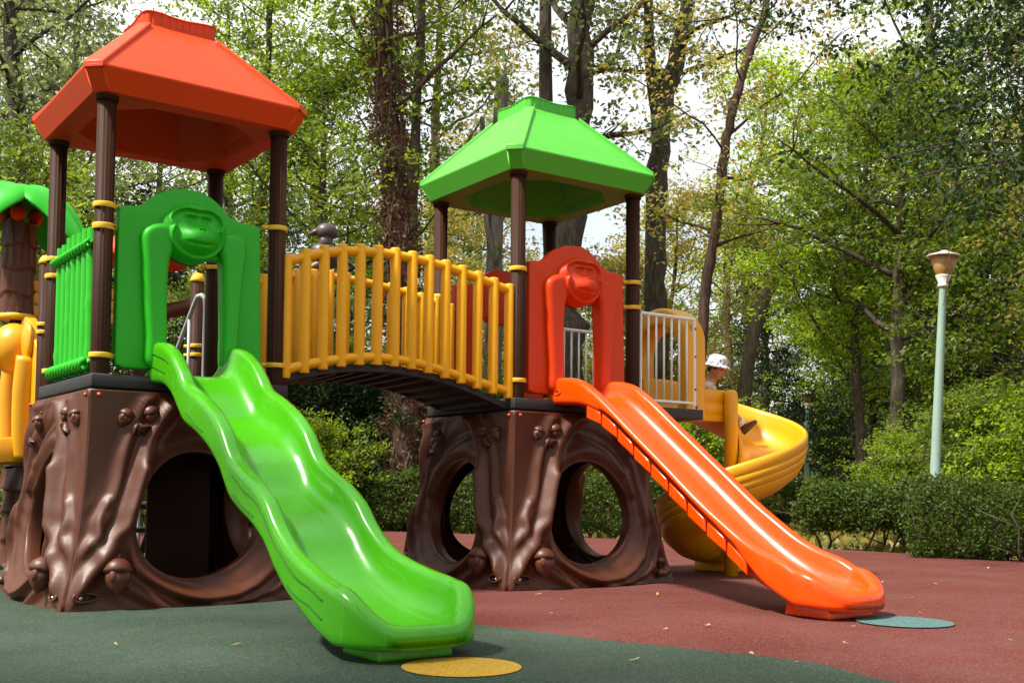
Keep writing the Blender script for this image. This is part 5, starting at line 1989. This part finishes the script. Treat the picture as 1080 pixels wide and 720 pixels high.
for i, (px, Z, k, lf) in enumerate(cs_):
    tree('canopy_tree', 'tall %s canopy tree %s' % (nm[lf], cl[i]), at(px, Z), G_canopy[k], M['bark'], M[lf], i * 1.3, (1.0 if px in (500, 790) else 1.05 + 0.25 * ((i * 3) % 4) / 3), 'tall canopy trees in the background')

# shrubs behind the hedges
sh = [(948, 17.2, 0, 'leaf_lime', 0.66, 'bright yellow green shrub behind the hedge left of the tall lamp'), (985, 19.0, 1, 'leaf_mid', 0.85, 'green shrub just left of the tall lamp pole'), (1022, 15.8, 0, 'leaf_mid', 0.85, 'leafy green shrub right of the tall lamp pole'),
      (1078, 15.0, 1, 'leaf_lime', 1.05, 'light green shrub at the right edge behind the hedge'), (345, 19.5, 1, 'leaf_lime', 0.95, 'sunlit yellow green shrub beside the lime slide'), (380, 21.5, 0, 'leaf_dark', 1.1, 'dark shrub behind the hedge below the bridge'),
      (425, 20.8, 1, 'leaf_dark', 1.25, 'dark shrub left of the right hand trunk base'), (310, 21, 0, 'leaf_dark', 1.1, 'dark shrub partly behind the lime slide'), (735, 20.5, 1, 'leaf_lime', 1.1, 'pale shrub seen under the spiral slide entrance'), (772, 22, 0, 'leaf_olive', 0.9, 'olive shrub behind the child on the spiral slide'),
      (520, 22, 0, 'leaf_mid', 1.1, 'green shrub seen through the left hole of the right trunk base'), (620, 21.5, 1, 'leaf_mid', 1.2, 'green shrub seen through the right hole of the right trunk base'), (180, 21, 0, 'leaf_lime', 1.3, 'sunlit shrub seen through the green monkey gate'), (225, 22, 1, 'leaf_mid', 1.3, 'green shrub behind the grey stair handrails')]
for i, (px, Z, k, lf, s_, lb) in enumerate(sh):
    tree('shrub', lb, at(px, Z), G_bush[k], M['bark'], M[lf], i * 2.3, s_, 'shrubs behind the hedges', 'shrub')

# trees of the same grove standing round the viewpoint: they shade the playground
for i, (x, y, k, s_, lb) in enumerate([(-17, 5, 0, 1.0, 'left of the playground'), (-15.5, -5, 1, 1.0, 'behind the viewpoint on the left'), (-8, -13, 2, 1.1, 'far behind the viewpoint'), (1.5, -12, 0, 1.0, 'straight behind the viewpoint'),
                                   (10, -9, 1, 1.05, 'behind the viewpoint on the right'), (14, -1, 2, 1.1, 'right of the viewpoint'), (15.5, 6.5, 0, 1.0, 'right of the playground'), (-15, 23, 2, 1.05, 'at the far left behind the hedge'), (-20, 17, 0, 1.1, 'well beyond the left edge of the rubber'), (-21, 29, 1, 1.2, 'at the far left in the woodland'), (19, 17, 2, 1.1, 'well beyond the right hedge')]):
    tree('canopy_tree', 'tall canopy tree ' + lb, (x, y), G_canopy[k], M['bark'], M['leaf_mid'], i * 0.9, s_, 'tall canopy trees round the playground')
G_shade = proto(71, 9.5, 0.2, 5.0, 3.4, 26, 13000, 0.13, sig=0.4)
tree('shade_tree', 'broad crowned tree to the left of the viewpoint shading the green rubber', (-5.9, 0.3), G_shade, M['bark'], M['leaf_mid'], 0, 1, 'broad crowned shade trees')
tree('shade_tree', 'broad crowned tree just behind the viewpoint shading the front of the red rubber', (-1.3, -0.9), G_shade, M['bark'], M['leaf_mid'], 2.0, 1, 'broad crowned shade trees')

# far wood: one mass
def far_wood():
    rng = np.random.default_rng(77)
    C = []
    for k in range(2300):
        a = rng.uniform(-1.2, 1.2)
        d = rng.uniform(44, 62)
        x, y = d * math.sin(a) * 1.05, d * math.cos(a)
        top = 6.5 + 2.5 * math.sin(a * 17) + 1.5 * math.sin(a * 41 + 1)
        z = float(terrain_z(np.array(x), np.array(y))) + rng.uniform(0, 1) ** 0.8 * top
        C.append((x, y, z))
    lv = Leaves()
    lv.cloud(np.array(C), 80000, 0.9, 0.36, rng, 0.5, 0.7)
    o = link('far_wood', lv.mesh('far_wood'), M['leaf_mid'])
    o['kind'] = 'stuff'
    o['label'] = 'far off woodland closing the view behind the trees'
    o['category'] = 'woodland'
far_wood()

# ------------------------------------------------------------------ hedges
def hedge(label, path, width, h, n, seed, L=0.045, open_base=0.0):
    rng = np.random.default_rng(seed)
    P = catmull(path, 10)
    seg = np.r_[0, np.cumsum(np.hypot(*np.diff(P, axis=0).T))]
    T = seg[-1]
    s_ = rng.uniform(-0.15, T + 0.15, n)
    cx = np.interp(s_, seg, P[:, 0])
    cy = np.interp(s_, seg, P[:, 1])
    ex = np.interp(s_ + 0.05, seg, P[:, 0]) - np.interp(s_ - 0.05, seg, P[:, 0])
    ey = np.interp(s_ + 0.05, seg, P[:, 1]) - np.interp(s_ - 0.05, seg, P[:, 1])
    q = np.hypot(ex, ey) + 1e-9
    nx, ny = -ey / q, ex / q
    # superellipse section, leaves thickest near the clipped skin
    a = rng.uniform(0, 2 * PI, n)
    lump = 1 + 0.13 * np.sin(s_ * 3.1 + seed) + 0.09 * np.sin(s_ * 7.3 + a * 2) + 0.06 * np.sin(s_ * 13 + a * 5)
    rr = (1 / (np.abs(np.cos(a)) ** 2.8 + np.abs(np.sin(a)) ** 2.8) ** (1 / 2.8)) * lump * np.clip(1 - np.abs(rng.normal(size=n)) * 0.13, 0.2, 1.1)
    off = np.cos(a) * rr * width / 2
    z = h / 2 + open_base / 2 + np.sin(a) * rr * (h - open_base) / 2
    z = np.maximum(z, rng.uniform(0.02, 0.12, n))
    C = np.stack([cx + nx * off, cy + ny * off, z], 1)
    lv = Leaves()
    sub = C[rng.choice(n, n // 16)]
    lv.cloud(sub, int(n * 0.72), 0.055, L * 1.05, rng, 0.35, 0.8)
    lv.cloud(C, int(n * 0.38), 0.02, L * 0.9, rng, 0.35, 0.8)
    x0, y0 = P[len(P) // 2]
    base = (float(x0), float(y0), 0.0)
    t = thing('hedge', label, 'hedge', base, 0, 'clipped hedges round the rubber ground')
    me = lv.mesh('foliage')
    me.transform(Matrix.Translation((-base[0], -base[1], -0.03)))
    link('foliage', me, M['leaf_hedge'], t)
    b = MB()
    k = int(T / 0.22)
    for i in range(k):
        u = (i + rng.uniform(0.2, 0.8)) / k * T
        x, y = np.interp(u, seg, P[:, 0]) - base[0], np.interp(u, seg, P[:, 1]) - base[1]
        x, y = x + rng.normal() * width * 0.12, y + rng.normal() * width * 0.12
        pts = [(x, y, -0.08)]
        for m_ in range(5):
            p = pts[-1]
            pts.append((p[0] + rng.normal() * 0.07, p[1] + rng.normal() * 0.07, p[2] + h * 0.17))
        b.tube(pts, np.linspace(0.022, 0.006, 6), 6)
        for m_ in range(3):
            p = pts[rng.integers(1, 4)]
            d = rng.normal(size=3) * 0.2
            b.tube([p, (p[0] + d[0], p[1] + d[1], p[2] + abs(d[2]) + 0.1)], [0.012, 0.004], 5)
    b.build('stems', M['bark'], t)
    return t
hedge('large near hedge at the right edge of the red ground', [(4.95, 13.35), (5.7, 12.75), (6.9, 11.6), (7.6, 10.7)], 0.9, 0.90, 42000, 1, 0.042)
hedge('hedge with bare twisted stems in front of the tall lamp post', [(4.15, 15.2), (4.7, 14.7), (5.3, 14.0)], 0.75, 0.90, 17000, 2, 0.050, 0.30)
hedge('shaded distant hedge beyond the sandy gap right of the spiral slide', [(4.6, 24.5), (6.0, 25.2), (8.2, 26.2)], 1.0, 0.95, 16000, 3, 0.07)
hedge('long hedge behind the right hand trunk base', [(-1.2, 19.4), (0.3, 18.7), (1.6, 18.0), (2.7, 17.3)], 0.8, 0.98, 34000, 4, 0.05, 0.12)
hedge('hedge behind the lime slide and under the bridge', [(-4.6, 20.6), (-3.2, 20.2), (-1.5, 19.5)], 0.8, 1.02, 26000, 5, 0.05, 0.12)
hedge('hedge at the far left behind the play towers', [(-10.5, 21.2), (-8.0, 21.2), (-5.0, 20.9)], 0.8, 1.0, 22000, 6, 0.055)

# dry grass tufts and fallen leaves on the soil behind the hedges
def grass():
    rng = np.random.default_rng(9)
    C = []
    while len(C) < 9000:
        x, y = rng.uniform(-12, 16), rng.uniform(13.5, 34)
        e = np.interp(x, red_edge[::-1, 0], red_edge[::-1, 1])
        if y > e + 0.5:
            C.append((x, y, float(terrain_z(np.array(x), np.array(y)))))
    lv = Leaves()
    lv.cloud(np.array(C), 30000, 0.10, 0.12, rng, 0.0, 0.15, -1.5)
    o = link('dry_grass', lv.mesh('dry_grass'), M['leaf_olive'])
    o['kind'] = 'stuff'
    o['label'] = 'dry grass and leaf litter on the soil behind the hedges'
    o['category'] = 'grass'
grass()

# fallen leaves on the rubber, each its own object
def litter():
    b = MB()
    b.add([(0, 0, 0.003), (0.012, 0.010, 0.009), (0.030, 0.011, 0.006), (0.046, 0, 0.012), (0.030, -0.011, 0.010), (0.012, -0.010, 0.004), (0.023, 0, 0.003)],
          [(0, 6, 1), (1, 6, 2), (2, 6, 3), (3, 6, 4), (4, 6, 5), (5, 6, 0)])
    b.tube([(-0.016, 0.001, 0.004), (0, 0, 0.004), (0.02, 0, 0.004)], [0.0012, 0.0012, 0.0006], 5)
    me = mesh_from('fallen_leaf', b.v, b.f)
    spots = [(-1.88, 5.32), (0.19, 8.0), (0.36, 7.68), (1.06, 8.01), (1.45, 8.8), (0.25, 6.82), (0.4, 6.64), (2.6, 7.01), (1.96, 6.31), (1.11, 6.29), (2.61, 5.78), (1.28, 4.99), (1.14, 5.21), (0.85, 6.11), (2.22, 6.88), (3.54, 9.19), (4.79, 11.13), (3.13, 9.32), (-1.33, 5.36), (-0.9, 6.1), (0.55, 5.0), (2.9, 8.0), (1.7, 5.6), (3.6, 7.4)]
    rng = random.Random(4)
    ref = [((-0.21, 4.8), 'the yellow spot'), ((2.33, 6.58), 'the teal spot'), ((-0.5, 5.3), 'the end of the lime slide'), ((1.96, 7.1), 'the end of the orange slide'), ((0.3, 8.2), 'the right trunk base'), ((-2.2, 6.6), 'the left trunk base'), ((5.5, 12.3), 'the near hedge'), ((1.3, 5.1), 'the green and red ground boundary')]
    for i, (x, y) in enumerate(spots):
        o = link('fallen_leaf', me, M['litter_pale'] if i % 3 else M['litter'])
        if i:
            pass
        o.location = (x, y, 0.010)
        o.rotation_euler = (rng.uniform(-0.3, 0.3), rng.uniform(-0.3, 0.1), rng.uniform(0, 6.28))
        s_ = rng.uniform(0.5, 0.95)
        o.scale = (s_, s_, s_)
        nearest = min(ref, key=lambda r_: math.hypot(r_[0][0] - x, r_[0][1] - y))
        surf = 'green' if i in (0, 11, 12, 18, 19, 20) else 'red'
        tag(o, 'small %s fallen leaf on the %s rubber near %s' % ('pale' if i % 3 else 'yellow', surf, nearest[1]), 'leaf', 'fallen leaves on the rubber ground')
litter()
